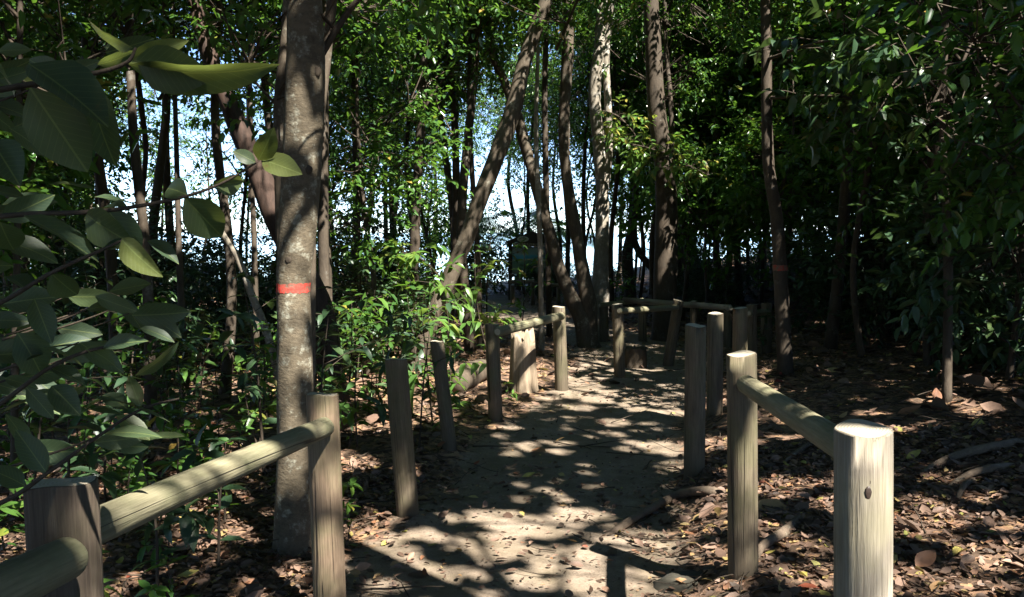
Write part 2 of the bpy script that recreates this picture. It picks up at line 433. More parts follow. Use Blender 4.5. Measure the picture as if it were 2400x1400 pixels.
# ------------------------------------------------------------------ leaves
def tmpl(st, half):
    """stations of (u, width); half = [columns of v]"""
    V = []; Q = []; T = []
    V.append((0, 0)); rows = []
    for u, wd in st:
        r = []
        for v in half: r.append(len(V)); V.append((u, v * wd))
        rows.append(r)
    tip = len(V); V.append((1, 0))
    k = len(half)
    for a in range(k - 1):
        T.append((0, rows[0][a + 1], rows[0][a])); T.append((tip, rows[-1][a], rows[-1][a + 1]))
    for p, q in zip(rows[:-1], rows[1:]):
        for a in range(k - 1): Q.append((p[a], p[a + 1], q[a + 1], q[a]))
    return np.array(V, float), np.array(Q).reshape(-1, 4), np.array(T).reshape(-1, 3)
LOW = (np.array([(0, 0), (.27, .9), (.66, .82), (1, 0), (.66, -.82), (.27, -.9)], float), np.array([(0, 3, 2, 1), (0, 5, 4, 3)]), np.zeros((0, 3), int))
MID = tmpl([(.3, .93), (.66, .82)], [-1, 0, 1])
HI = tmpl([(.06, .22), (.16, .58), (.3, .9), (.46, 1.), (.62, .93), (.76, .72), (.88, .42), (.95, .2)], [-1, -.5, 0, .5, 1])

class Leaves:
    def __init__(s): s.a = []
    def add(s, pos, d, n, L, W, rnd, fold=.25, droop=.2):
        k = len(pos); f = lambda v: np.broadcast_to(np.asarray(v, float), (k,))
        s.a.append((np.asarray(pos, float), np.asarray(d, float), np.asarray(n, float), f(L), f(W), f(rnd), f(fold), f(droop)))
    def arrays(s): return [np.concatenate(c) for c in zip(*s.a)]
    def mesh(s, name, mat, T=LOW, off=(0, 0, 0), keep=None, wavy=0):
        pos, d, n, L, W, rnd, fold, droop = s.arrays()
        if keep is not None:
            k = keep(pos + unit(d) * (L * .5)[:, None]); pos, d, n, L, W, rnd, fold, droop = (q[k] for q in (pos, d, n, L, W, rnd, fold, droop))
        d = unit(d); sd = unit(np.cross(d, n)); n = np.cross(sd, d)
        tv, tq, tt = T; K = len(pos); m = len(tv)
        u, v = tv[:, 0], tv[:, 1]
        hh = fold[:, None] * np.abs(v)[None] * (W / 2)[:, None] - droop[:, None] * (u ** 2)[None] * L[:, None]
        if wavy:
            hh = hh + wavy * L[:, None] * np.sin(u[None] * 9 + rnd[:, None] * 40) * v[None]
        V = pos[:, None] + (u[None] * L[:, None])[..., None] * d[:, None] + (v[None] * (W / 2)[:, None])[..., None] * sd[:, None] + hh[..., None] * n[:, None]
        o = (np.arange(K) * m)[:, None, None]
        polys = []; fa = []
        if len(tq): polys.append((tq[None] + o).reshape(-1, 4)); fa.append(np.repeat(rnd, len(tq)))
        if len(tt): polys.append((tt[None] + o).reshape(-1, 3)); fa.append(np.repeat(rnd, len(tt)))
        pa = None
        if T is HI:
            pa = {'luv': np.tile(np.stack([u, v, u * 0], -1), (K, 1))}
        return make_mesh(name, V.reshape(-1, 3) - np.asarray(off), polys, mat, True, np.concatenate(fa), pa)

def rdir(rng, k):
    v = rng.normal(size=(k, 3)); return unit(v)

def spray_leaves(lv, rng, start, d, length, per, L, asp=.45, droop=.25, upn=1.0, yel=.0):
    """leaves in two rows along many twigs: start (K,3), d (K,3)"""
    K = len(start)
    side = unit(np.cross(d, np.array([0, 0, 1.]) + .3 * rdir(rng, K)))
    t = np.linspace(.15, 1, per)
    for i, tt in enumerate(t):
        s = side * (1 if i % 2 else -1)
        p = start + d * (length * tt)[:, None]
        ld = unit(d * .5 + s * (.9 if i < per - 1 else .1) + .6 * rdir(rng, K) + np.array([0, 0, -.12]))
        nn = unit(np.array([0, 0, upn]) + .55 * rdir(rng, K) - ld * .2)
        l = L * rng.uniform(.65, 1.15, K)
        rnd = np.clip(rng.normal(.42, .2, K), 0, .9); y = rng.random(K) < yel; rnd[y] = rng.uniform(.9, 1, y.sum())
        lv.add(p, ld, nn, l, l * asp * rng.uniform(.85, 1.15, K), rnd, rng.uniform(.1, .5, K), droop * rng.uniform(.3, 1.6, K))

def crown_parts(seed, z0, cz, rx, rz, nclump, per, L, twig=.45, asp=.45, yel=.02, limbs=9, tr=.03, gaps=.42, sub=3):
    """leaf sprays and limbs of a crown about a trunk on the z axis; limbs rise from z0 upward"""
    rng = np.random.default_rng(seed)
    C = []
    while len(C) < nclump:
        p = rdir(rng, 1)[0] * rng.random() ** .42
        q = np.array([p[0] * rx, p[1] * rx, cz + p[2] * rz])
        if fbm(q[0] * .9 + 31 + q[2] * .4, q[1] * .9 + q[2] * .9 + 17, seed) + .5 < gaps: continue
        C.append(q)
    C = np.array(C)
    g = Geo(); nodes = []
    ends = C[rng.choice(len(C), limbs, replace=False)]
    for e in ends:
        zb = np.clip(e[2] - .6 * np.hypot(e[0], e[1]) - .2, z0, cz + rz * .5)
        a = np.array([0, 0, zb]); m = a + (e - a) * .5 + np.array([0, 0, .12 * np.linalg.norm(e - a)]) + rdir(rng, 1)[0] * .1
        pts, rad = smooth_line([a, m, e], [tr * .6, tr * .38, tr * .12], 9)
        tube(g, pts, rad, 5); nodes.append(pts[2:])
    nodes = np.concatenate(nodes)
    lv = Leaves(); S = []; D = []
    for c in C:
        k = np.argmin(((nodes - c) ** 2).sum(1)); a = nodes[k]
        if np.linalg.norm(c - a) > .05:
            m = (a + c) / 2 + rdir(rng, 1)[0] * .06
            tube(g, np.array([a, m, c]), np.array([.009, .006, .004]) * max(1, tr / .03), 3, cap=False)
        out = unit(c - np.array([0, 0, cz - rz * .3]))
        for _ in range(sub):
            S.append(c + rdir(rng, 1)[0] * .05); D.append(unit(out * .6 + rdir(rng, 1)[0] * .9 + np.array([0, 0, -.1])))
    S = np.array(S); D = np.array(D)
    spray_leaves(lv, rng, S, D, twig * rng.uniform(.6, 1.2, len(S)), per, L, asp, yel=yel)
    return lv, g

def trunk_mesh(name, pts, rad, mat, seg=10, n=24, rough=.12, seed=0, flare=.25):
    g = Geo(); p, r = smooth_line(pts, rad, n)
    tube(g, p, r, seg, rough, seed, True, flare); return g.mesh(name, mat)

# light shafts: openings in the canopy over places the sun reaches in the photograph
SHAFTS = []
def shaft(p, r): SHAFTS.append((np.asarray(p, float), r))
def keep_for(off, A=None):
    off = np.asarray(off, float)
    def k(p):
        q = (p if A is None else p @ A.T) + off; ok = np.ones(len(q), bool)
        mid = q.mean(0)
        for c, r in SHAFTS:
            v = mid - c
            if np.linalg.norm(v - (v @ SUN) * SUN) > 4.6: continue
            v = q - c; t = v @ SUN; dd = np.linalg.norm(v - t[:, None] * SUN, axis=1)
            ok &= ~((dd < r + .07) & (t > .35))
        return ok
    return k
for px, py, Y in ((2030, 1010, 2.14), (2050, 1150, 2.1), (2050, 1300, 2.1), (1820, 900, 3.6), (1900, 980, 2.8), (1760, 1240, 4.0), (690, 480, 4.6), (685, 640, 4.6), (705, 200, 4.6), (775, 1040, 3.65), (785, 1250, 3.65), (600, 780, 6), (545, 1070, 2.8)):
    shaft(P(px, py, Y), .14)
for px, py, r in ((1000, 1340, .16), (1120, 1345, .13), (1190, 1280, .14), (1330, 1310, .16), (1450, 1370, .2), (1290, 1250, .1), (1060, 1215, .12), (1400, 1210, .14), (1220, 1170, .08), (1310, 1060, .12), (1210, 1045, .1), (1440, 990, .22), (1500, 960, .14), (1240, 960, .1), (1830, 1260, .16), (1900, 1360, .2), (2200, 1360, .25), (2320, 1300, .2), (700, 1340, .14), (900, 1300, .15), (2160, 1180, .12), (1230, 890, .3), (1100, 900, .2), (1300, 860, .3), (950, 1100, .12), (1720, 1110, .12)):
    shaft(G(px, py), r * .62 - .03)
for px, py, r in ((1150, 740, .5), (1230, 750, .6), (1300, 745, .4), (1420, 830, .25), (1380, 850, .2), (1250, 800, .3), (1110, 840, .3), (1480, 870, .2)): shaft(G(px, py), r)
for px, py, Y in ((560, 215, 1.36), (480, 190, 1.35), (640, 340, 1.5), (150, 240, 1.3), (585, 780, 6.2), (560, 880, 6.2), (590, 940, 6.1), (838, 850, 6.3), (860, 930, 6.2), (968, 830, 7.2), (1052, 760, 7.9), (1052, 860, 7.9), (480, 1000, 5.2), (530, 1080, 4.9), (420, 1000, 5), (900, 760, 9), (780, 620, 9), (860, 560, 10), (815, 1250, 4.9), (1480, 340, 14.2), (1640, 410, 13.6), (1410, 200, 15), (1410, 380, 15), (1410, 500, 15), (980, 620, 10.5), (1130, 640, 10.5)): shaft(P(px, py, Y), .22)
rgs = np.random.default_rng(12)
for k in range(16):
    px, py = rgs.uniform(850, 1500), rgs.uniform(1230, 1390); shaft(G(px, py), rgs.uniform(-.02, .07))
for k in range(75):
    px, py = rgs.uniform(1880, 2400), rgs.uniform(735, 1000) if k % 2 else rgs.uniform(1080, 1395); p = G(px, py); shaft(p, rgs.uniform(.0, .08) * (.7 + .1 * p[1]))
for k in range(260):
    y = math.sqrt(rgs.uniform(5, 190)); x = float(pcx(y)) + rgs.uniform(-.9, .9); shaft((x, y, float(ground(x, y))), rgs.uniform(-.035, .02) * (.8 + .06 * y))
for k in range(28):
    y = rgs.uniform(2.6, 4.6); x = rgs.uniform(-.8, 1.5); shaft((x, y, float(ground(x, y))), rgs.uniform(.0, .12))
for k in range(1150):
    y = math.sqrt(rgs.uniform(2.5, 190)); x = rgs.uniform(-.62, .62) * y
    if fbm(np.array([x * .5 + 9]), np.array([y * .5]), 61)[0] < -.04: continue
    shaft((x, y, float(ground(x, y))), rgs.uniform(-.01, .10) * (.8 + .05 * y))
for k in range(150):
    x, y, z = rgs.uniform(-5, 1.5), rgs.uniform(3, 10), rgs.uniform(.2, 2.5)
    if abs(x - pcx(y)) > .9: shaft((x, y, z), rgs.uniform(.04, .16))

# ------------------------------------------------------------------ tree prototypes for the wood
PROTO = {}
LVS = {}
def proto_tree(key, name, seed, H, tr, crown, bark, leaf, T=LOW):
    rng = random.Random(seed)
    root = bpy.data.objects.new(name, None); link(root)
    b = [(0, 0, -.15)] + [(rng.uniform(-.05, .05) * H * .5, rng.uniform(-.05, .05) * H * .5, H * q) for q in (.2, .45, .7)] + [(0, 0, H)]
    obj('trunk', trunk_mesh('trunk', b, [tr * 1.15, tr, tr * .85, tr * .6, tr * .2], bark, 8, 18, .1, seed), root)
    lv, g = crown_parts(seed, **crown)
    obj('branches', g.mesh('branches', M['bark_twig']), root)
    obj('crown', lv.mesh('crown', leaf, T), root)
    LVS[(key, len(PROTO.get(key, [])))] = (lv, leaf)
    PROTO.setdefault(key, []).append(root); root['_used'] = 0
    return root
for s in range(4):
    proto_tree('tall', 'forest_tree', 100 + s, 7.6, .06, dict(z0=3.2, cz=5.9, rx=1.9, rz=2.2, nclump=200, per=10, L=.092, asp=.52, tr=.04, limbs=11, yel=.02, sub=4, gaps=.47), M['bark_dark'], M['leaf'])
for s in range(4):
    proto_tree('slim', 'understory_tree', 200 + s, 4.6, .032, dict(z0=1.0, cz=3.0, rx=1.05, rz=1.75, nclump=130 - 30 * (s % 2), per=9 - 2 * (s % 2), L=.095 + .04 * (s % 2), asp=.5, tr=.022, limbs=10, yel=.02, gaps=.4), M['bark_dark'], M['leaf'])
for s in range(3):
    proto_tree('bush', 'forest_shrub', 300 + s, 1.6, .016, dict(z0=.1, cz=.95, rx=.8, rz=.85, nclump=70, per=8, L=.11, tr=.014, limbs=9, yel=.02, twig=.35), M['bark_twig'], M['leaf_dark'])

def plant(key, i, x, y, rz, s, label, cat, group, sz=1.0, filt=False):
    src = PROTO[key][i % len(PROTO[key])]
    if not src['_used']: r = src; src['_used'] = 1
    else:
        r = src.copy(); link(r)
        for ch in src.children:
            c = ch.copy(); link(c, r)
    r.location = (x, y, float(ground(x, y))); r.rotation_euler = (0, 0, rz); r.scale = (s, s, s * sz)
    if filt:   # this tree's crown has the canopy openings too
        m = Matrix.Rotation(rz, 3, 'Z') @ Matrix.Diagonal((s, s, s * sz)); lv, lm = LVS[(key, i % len(PROTO[key]))]
        me = lv.mesh('crown', lm, LOW, keep=keep_for(r.location, np.array(m)))
        for ch in r.children:
            if ch.name.startswith('crown'): ch.data = me
    tag(r, label, cat, group); return r

for s in range(2):
    proto_tree('wispy', 'wispy_tree', 260 + s, 5.2, .03, dict(z0=1.0, cz=3.4, rx=1.1, rz=1.9, nclump=52, per=9, L=.10, asp=.5, tr=.024, limbs=9, yel=.02, gaps=.4), M['bark_dark'], M['leaf'])
def px_of(x, y): return 1200 + F * x / y
rng = random.Random(7)
def scatter(key, n, ylo, yhi, pxlo, pxhi, label, cat, group, ok=None, smin=.85, smax=1.2, mind=.7, taken=[]):
    c = 0; tries = 0
    while c < n and tries < n * 60:
        tries += 1
        y = math.sqrt(rng.uniform(ylo ** 2, yhi ** 2)); px = rng.uniform(pxlo, pxhi); x = (px - 1200) / F * y
        if abs(x - pcx(y)) < 1.25: continue
        if any((x - a) ** 2 + (y - b) ** 2 < mind ** 2 for a, b, k in taken if k == key): continue
        if ok and not ok(px, y, x): continue
        taken.append((x, y, key))
        plant(key, rng.randrange(9), x, y, rng.uniform(0, 6.28), rng.uniform(smin, smax), label, cat, group, rng.uniform(.92, 1.12), px > 1000 and y < (14 if px > 1560 else 26) and key in ('slim', 'tall')); c += 1
def nosign(px, y): return not (1130 < px < 1345 and y < 22)

LW, MW, RW = 'trees of the wood left of the path', 'slender trees between the path and the shore', 'trees of the dark wood right of the path'
scatter('tall', 24, 9, 27, -250, 1000, 'slender small-leaved forest tree in the wood left of the path', 'tree', LW, lambda p, y, x: not (220 < p < 760 and y > 13), mind=1.5)
scatter('tall', 9, 8.5, 12.8, 180, 780, 'slender small-leaved forest tree in the wood left of the path', 'tree', LW, mind=1.1)
scatter('tall', 5, 11.5, 15.5, 800, 1560, 'slender small-leaved tree standing between the path and the bright shore', 'tree', MW, lambda p, y, x: nosign(p, y), mind=1.1)
scatter('tall', 13, 12, 27, 1000, 1560, 'slender small-leaved tree standing between the path and the bright shore', 'tree', MW, lambda p, y, x: nosign(p, y), mind=1.5)
scatter('tall', 34, 9, 28, 1560, 2650, 'thin dark-trunked tree in the dark wood right of the path', 'tree', RW, lambda p, y, x: not (1730 < p < 1890 and y < 14), mind=1.4)
scatter('slim', 26, 9, 24, -200, 980, 'thin leafy understory tree among the trees left of the path', 'tree', 'understory trees left of the path', lambda p, y, x: not (150 < p < 760 or p > 690 and (y > 11 or rng.random() < .5)), mind=.9)
scatter('slim', 4, 20, 28, 1000, 1500, 'thin understory tree by the sign and the shore', 'tree', 'understory trees by the shore', lambda p, y, x: nosign(p, y) and (p < 1130 or p > 1480), mind=.9)
scatter('slim', 46, 9, 26, 1570, 2600, 'thin leafy understory tree among the dark trees right of the path', 'tree', 'understory trees right of the path', lambda p, y, x: not (y > 21 and p < 2120) and not (1740 < p < 1880 and y < 13), mind=.85, smin=.95, smax=1.35)
scatter('bush', 12, 11, 20, 300, 720, 'low shrub hiding the ground below the bright left gap', 'shrub', 'shrubs below the left gap', mind=.6, smin=.65, smax=1.0)
scatter('bush', 14, 11, 16, 1900, 2650, 'full dark shrub between the trunks right of the path', 'shrub', 'full shrubs right of the path', mind=.7, smin=.9, smax=1.35)
scatter('bush', 3, 7.4, 9.5, 2330, 2600, 'tall broad-leaved dark shrub on the right bank', 'shrub', 'broad-leaved shrubs on the right bank', mind=.7, smin=1.2, smax=1.6)
scatter('wispy', 6, 12, 22, 300, 680, 'sparse thin tree against the bright gap left of the red-banded trunk', 'tree', 'sparse trees in the left gap', mind=.8)
scatter('wispy', 7, 12, 23, 740, 1000, 'sparse thin tree among the trunks behind the flat-topped post', 'tree', 'sparse trees behind the left posts', mind=.7)
scatter('slim', 10, 15, 22, 1590, 1900, 'thin leafy tree hanging over the far bend of the path', 'tree', 'thin trees beyond the far bend', mind=.9)
scatter('bush', 12, 25, 30, 960, 2000, 'tiny low shrub on the rim of the shore', 'shrub', 'tiny shrubs on the rim of the shore', lambda p, y, x: nosign(p, y), mind=.6, smin=.3, smax=.55)
scatter('wispy', 5, 16, 28, 980, 1540, 'sparse thin tree against the bright shore', 'tree', 'sparse trees before the shore', lambda p, y, x: nosign(p, y), mind=.8)
scatter('slim', 10, 6.5, 9.5, 2180, 2560, 'leafy low-branched tree in deep shade on the right bank', 'tree', 'shaded trees on the right bank', mind=.8, smin=.9, smax=1.3)
scatter('slim', 9, 4.6, 8.5, -620, -90, 'leafy low tree in shade behind the large-leaved shrub at the left', 'tree', 'leafy low trees behind the left shrub', mind=.7, smin=.8, smax=1.1)
scatter('bush', 34, 7.5, 22, -150, 1000, 'low green shrub on the forest floor left of the path', 'shrub', 'shrubs left of the path', lambda p, y, x: not (330 < p < 680 and y > 12) and not (440 < p < 1080 and y < 10), mind=.6, smin=.6, smax=1.1)
scatter('bush', 30, 10, 24, 1600, 2550, 'low dark shrub on the forest floor right of the path', 'shrub', 'shrubs right of the path', lambda p, y, x: p > 2120 or y > 16, mind=.6, smin=.4, smax=.75)
scatter('bush', 7, 21, 28, 960, 1500, 'low shrub near the bright shore', 'shrub', 'shrubs near the shore', lambda p, y, x: nosign(p, y) and not 1300 < p < 1540, mind=.6, smin=.5, smax=.8)

# ------------------------------------------------------------------ single trees of the photograph
def stem_pts(Y, pts, sink=True, lean=0.):
    W = []; rad = []
    for i, (px, py, wd) in enumerate(pts):
        q = P(px, py, Y + lean * i); W.append(q); rad.append(wd / 2 / F * q[1])
    if sink:
        b = W[0].copy(); gz = float(ground(b[0], b[1]))
        W.insert(0, np.array([b[0], b[1], gz - .12])) if b[2] > gz + .1 else None
        if len(W) > len(rad): rad.insert(0, rad[0] * 1.25)
        else: W[0][2] = gz - .12
    return np.array(W), np.array(rad)
CROWNS = {}
def crown_data(kind):
    if kind not in CROWNS:
        pr = PROTO['tall' if kind[0] == 't' else 'slim'][int(kind[1])]
        CROWNS[kind] = [(c.name.split('.')[0], c.data) for c in pr.children if not c.name.startswith('trunk')]
    return CROWNS[kind]
def tree(label, Y, stems, bark, crown='t0', seg=12, rough=.14, seed=1, name='tree', cdz=0.6, n=40, lean=0., cat='tree'):
    W, rad = stem_pts(Y, stems[0], True, lean)
    base = W[0].copy(); base[2] = float(ground(base[0], base[1]))
    root = empty(name, base, label, cat)
    for i, s in enumerate(stems):
        if i: W2, r2 = stem_pts(Y, s, s[0][1] > 640, lean)
        else: W2, r2 = W, rad
        g = Geo(); p, r = smooth_line(W2, r2, n); tube(g, p, r, seg, rough, seed + i, True, .3 if i == 0 else .1)
        obj('trunk', g.mesh('trunk', bark, True, base), root)
    if crown:
        top = W[-1]; cz = 5.9 if crown[0] == 't' else 3.0
        for nm, me in crown_data(crown):
            loc = np.array([top[0] - base[0], top[1] - base[1], top[2] - base[2] + cdz - cz])
            if nm == 'crown' and Y < 9:
                lv, lm = LVS[('tall' if crown[0] == 't' else 'slim', int(crown[1]))]; me = lv.mesh('crown', lm, LOW, keep=keep_for(base + loc))
            obj(nm, me, root, loc)
    return root

main = tree('stout lichen-spotted tree trunk with a broad red paint band beside the left handrail', 4.7,
    [[(684, 1322, 112), (688, 1260, 96), (690, 1150, 90), (692, 1000, 84), (691, 800, 80), (688, 675, 78), (696, 570, 86), (706, 450, 90), (714, 300, 92), (717, 150, 88), (713, 0, 78), (706, -150, 70), (712, -420, 56)]], M['bark_main'], 't0', 32, .11, 5, cdz=1.2, n=120)
import bmesh
def paint_ring(parent, px, Y, y0, y1, seed, mat='paint'):
    tr = [c for c in parent.children if c.name.startswith('trunk')][0]; bz = parent.location.z
    z0, z1 = P(px, y1, Y)[2] - bz, P(px, y0, Y)[2] - bz; bm = bmesh.new(); bm.from_mesh(tr.data)
    for z, nrm in ((z0 - .012, (0, 0, -1)), (z1 + .012, (0, 0, 1))):
        bmesh.ops.bisect_plane(bm, geom=bm.verts[:] + bm.edges[:] + bm.faces[:], plane_co=(0, 0, z), plane_no=nrm, clear_outer=True)
    bmesh.ops.subdivide_edges(bm, edges=bm.edges[:], cuts=3, use_grid_fill=True); bm.normal_update()
    for v in bm.verts:
        n = v.normal.copy(); a = math.atan2(v.co.y - (z0 * 0), v.co.x); t = (v.co.z - z0) / (z1 - z0)
        k = float(fbm(np.array([v.co.x * 70 + 40.]), np.array([v.co.y * 70 + 40.]), seed + (t > .5))[0])
        if t < .15 or t > .85: v.co.z += k * .016
        v.co += n * .0016
    me = bpy.data.meshes.new('paint_band'); bm.to_mesh(me); bm.free(); me.materials.append(M[mat])
    me.polygons.foreach_set('use_smooth', np.ones(len(me.polygons), bool)); return obj('paint_band', me, parent)
paint_ring(main, 688, 4.7, 669, 679, 4)
def scar(parent, px, py, Y, r, seed):
    tr = [c for c in parent.children if c.name.startswith('trunk')][0]; off = np.array(parent.location); o = np.array([0, 0, CAMZ]) - off; d = unit(P(px, py, Y) - off - o)
    from mathutils.bvhtree import BVHTree
    hit = BVHTree.FromPolygons([v.co for v in tr.data.vertices], [p.vertices for p in tr.data.polygons]).ray_cast(Vector(o), Vector(d))
    if hit[0] is None: return
    g = Geo(); blob(g, (0, 0, 0), r, (1, .35, 1.1), seed, 14, 10); ring = []
    obj('branch_scar', g.mesh('branch_scar', M['bark_dark']), parent, hit[0])
scar(main, 722, 398, 4.6, .022, 3); scar(main, 676, 610, 4.6, .016, 5); scar(main, 742, 168, 4.6, .025, 7)
tree('slim pale stem rising just behind the red-banded trunk on its right', 5.3, [[(725, 1200, 20), (730, 900, 18), (732, 640, 17), (734, 480, 18), (746, 320, 20), (763, 150, 24), (778, 0, 24), (790, -200, 20)]], M['bark_mid'], None, 10, .1, 8)
tree('slim grey stem half hidden on the left of the red-banded trunk', 5.6, [[(690, 1150, 34), (676, 800, 32), (664, 600, 30), (658, 400, 30), (656, 250, 30), (672, 90, 28), (684, -100, 26)]], M['bark_mid'], 's2', 10, .12, 9)
tree('reddish dark trunk leaning far left behind the red-banded tree', 8, [[(800, 1000, 84), (775, 860, 66), (748, 740, 58), (702, 620, 54), (642, 500, 56), (592, 380, 52), (548, 270, 46), (515, 190, 40), (478, 90, 34), (440, -60, 28)]], M['bark_red'], 't1', 14, .4, 10, cdz=1.9)
tree('thin pale stem leaning left beside a dark bush, bare of leaves', 8.3, [[(655, 900, 20), (625, 780, 19), (590, 690, 18), (555, 600, 16), (520, 545, 14), (490, 480, 10)]], M['bark_pale'], None, 8, .1, 11)
tree('straight thin dark pole of a tree left of the reddish leaning trunk', 9, [[(603, 950, 16), (598, 650, 14), (590, 400, 12), (586, 150, 11), (600, -60, 10)]], M['bark_dark'], None, 8, .1, 12)
tree('crooked pinkish thin trunk before the bright gap left of the path', 11.5, [[(350, 860, 16), (346, 640, 14), (334, 470, 13), (342, 350, 12), (330, 240, 14), (318, 120, 12), (322, -80, 10)]], M['bark_red'], None, 8, .15, 13)
tree('dark straight trunk in deep shade at the left behind big leaves', 8, [[(352, 960, 32), (350, 760, 28), (338, 560, 24), (312, 300, 22), (300, -60, 18)]], M['bark_dark'], 't3', 8, .12, 14, cdz=1.6)
tree('dark trunk in the shade beside the pinkish crooked one', 8.6, [[(432, 960, 28), (428, 800, 22), (420, 600, 15), (412, 300, 12), (402, -60, 11)]], M['bark_dark'], None, 8, .12, 15)
tree('brown upright trunk among leaves between red-banded tree and leaning forked tree', 12, [[(968, 840, 28), (970, 650, 25), (974, 500, 23), (985, 300, 21), (992, 100, 20), (990, -80, 16)]], M['bark_dark'], 't0', 8, .15, 16)
tree('thin bent pole among leaves left of the leaning tree', 13, [[(1125, 830, 14), (1120, 600, 13), (1106, 400, 12), (1100, 200, 11), (1108, -60, 10)]], M['bark_dark'], 's3', 8, .1, 17)
lean = tree('brown tree leaning to the right across the bright gap, knobbly where it bends', 11, [[(965, 885, 46), (1005, 765, 42), (1052, 655, 40), (1090, 570, 40), (1125, 470, 38), (1170, 350, 36), (1203, 258, 40), (1228, 150, 33), (1254, 70, 31), (1278, 0, 29), (1305, -110, 26)]], M['bark_mid'], 't2', 14, .26, 18, cdz=1.2)
multi = tree('pale-footed tree forking from the ground into two curved dark stems', 13.5, [
    [(1380, 812, 58), (1362, 745, 40), (1335, 690, 33), (1312, 630, 30), (1292, 560, 29), (1268, 475, 27), (1240, 375, 26), (1212, 270, 24), (1182, 190, 20), (1150, 110, 17), (1120, -60, 14)],
    [(1384, 800, 46), (1380, 730, 38), (1368, 650, 31), (1348, 540, 29), (1330, 430, 27), (1322, 300, 26), (1330, 150, 26), (1334, 0, 25), (1338, -120, 25)]], M['bark_mid'], 't3', 12, .28, 19, cdz=1.4)
tree('pale sunlit trunk with a second stem winding beside it', 15, [
    [(1408, 770, 40), (1408, 640, 36), (1411, 520, 32), (1411, 430, 30), (1403, 330, 28), (1394, 220, 28), (1405, 110, 27), (1412, 0, 25), (1418, -100, 22)],
    [(1413, 480, 20), (1427, 350, 18), (1424, 230, 17), (1420, 140, 18), (1430, 20, 18), (1440, -80, 14)]], M['bark_pale'], 't1', 12, .16, 20, cdz=1.4)
def low_branch(root, A, B, Ya, Yb, n, L, seed, mat):
    rg = np.random.default_rng(seed); a, b = P(*A, Ya), P(*B, Yb); off = np.array(root.location); g = Geo(); lv = Leaves()
    p, r = smooth_line([a, (a + b) / 2 + np.array([0, 0, .12]), b], [.02, .012, .004], 20); tube(g, p, r, 6)
    S, D = [], []
    for k in range(n):
        q = p[rg.integers(4, 20)]; d = unit(rg.normal(size=3) * [1, 1, .6]); l = rg.uniform(.15, .55)
        t = np.array([q, q + d * l * .5 + [0, 0, .03], q + d * l]); tube(g, t, np.array([.005, .004, .002]), 4, cap=False); S.append(t[1]); D.append(unit(t[2] - t[1]))
    spray_leaves(lv, rg, np.array(S), np.array(D), rg.uniform(.15, .4, n), 7, L, .48, .4, yel=.25)
    obj('low_branch', g.mesh('low_branch', M['bark_twig'], True, off), root); obj('branch_leaves', lv.mesh('branch_leaves', mat, MID, off), root)
pale = [o for o in bpy.data.objects if o.get('label', '').startswith('pale sunlit trunk')][0]
low_branch(pale, (1412, 330), (1660, 410), 15, 13.6, 46, .15, 3, M['leaf_bright'])
low_branch(pale, (1410, 260), (1500, 330), 15, 14.2, 22, .14, 4, M['leaf_bright'])
low_branch(lean, (1040, 660), (930, 600), 11, 10.3, 13, .19, 5, M['leaf_bright'])
tree('dark tree by the shore with one stem curving out to the right', 20, [
    [(1476, 680, 28), (1470, 600, 27), (1482, 530, 22), (1491, 450, 16), (1486, 350, 12), (1490, 200, 10)],
    [(1545, 655, 15), (1522, 622, 16), (1500, 595, 16), (1486, 560, 16), (1484, 510, 14), (1496, 460, 10)]], M['bark_dark'], 's1', 10, .15, 21)
tree('thick dark straight trunk standing in the path bend', 14.5, [[(1558, 798, 66), (1559, 700, 56), (1561, 560, 53), (1562, 470, 50), (1554, 370, 45), (1538, 250, 42), (1531, 120, 38), (1526, 0, 35), (1520, -120, 30)]], M['bark_dark'], 't0', 16, .1, 22, cdz=1.6)
redr = tree('dark slender trunk with a small faded red mark right of the path', 9.7, [[(1843, 935, 42), (1838, 820, 37), (1830, 660, 34), (1820, 510, 30), (1802, 390, 27), (1797, 250, 26), (1796, 100, 24), (1791, -80, 21)]], M['bark_dark'], 't1', 12, .1, 23, cdz=1.6)
low_branch(redr, (1797, 140), (2120, 110), 9.7, 7.4, 26, .19, 7, M['leaf_dark'])
low_branch(redr, (1797, 230), (2200, 290), 9.7, 8.2, 26, .17, 8, M['leaf_dark'])
paint_ring(redr, 1828, 9.7, 624, 632, 9, 'paint_faded')
tree('straight very dark trunk at the far right in deep shade', 10, [[(2292, 905, 60), (2290, 800, 44), (2290, 650, 41), (2293, 400, 38), (2292, 200, 36), (2290, -100, 33)]], M['bark_dark'], 't2', 12, .1, 24, cdz=1.2)
tree('slender sunlit tan pole of a tree in front of the sign', 12.8, [[(1270, 835, 14), (1268, 700, 13), (1266, 580, 13), (1262, 470, 12), (1256, 300, 10), (1262, 100, 8)]], M['bark_pale'], None, 8, .1, 25)
tree('thin straight dark pole of a tree between the two forked stems', 15, [[(1288, 800, 15), (1284, 600, 14), (1279, 380, 14), (1277, 180, 13), (1287, -60, 12)]], M['bark_dark'], 's2', 8, .1, 26)
tree('thin dark sapling trunk at the left edge behind large leaves', 5.5, [[(30, 1180, 18), (36, 800, 17), (44, 400, 15), (48, -60, 13)]], M['bark_dark'], 's3', 8, .1, 27)

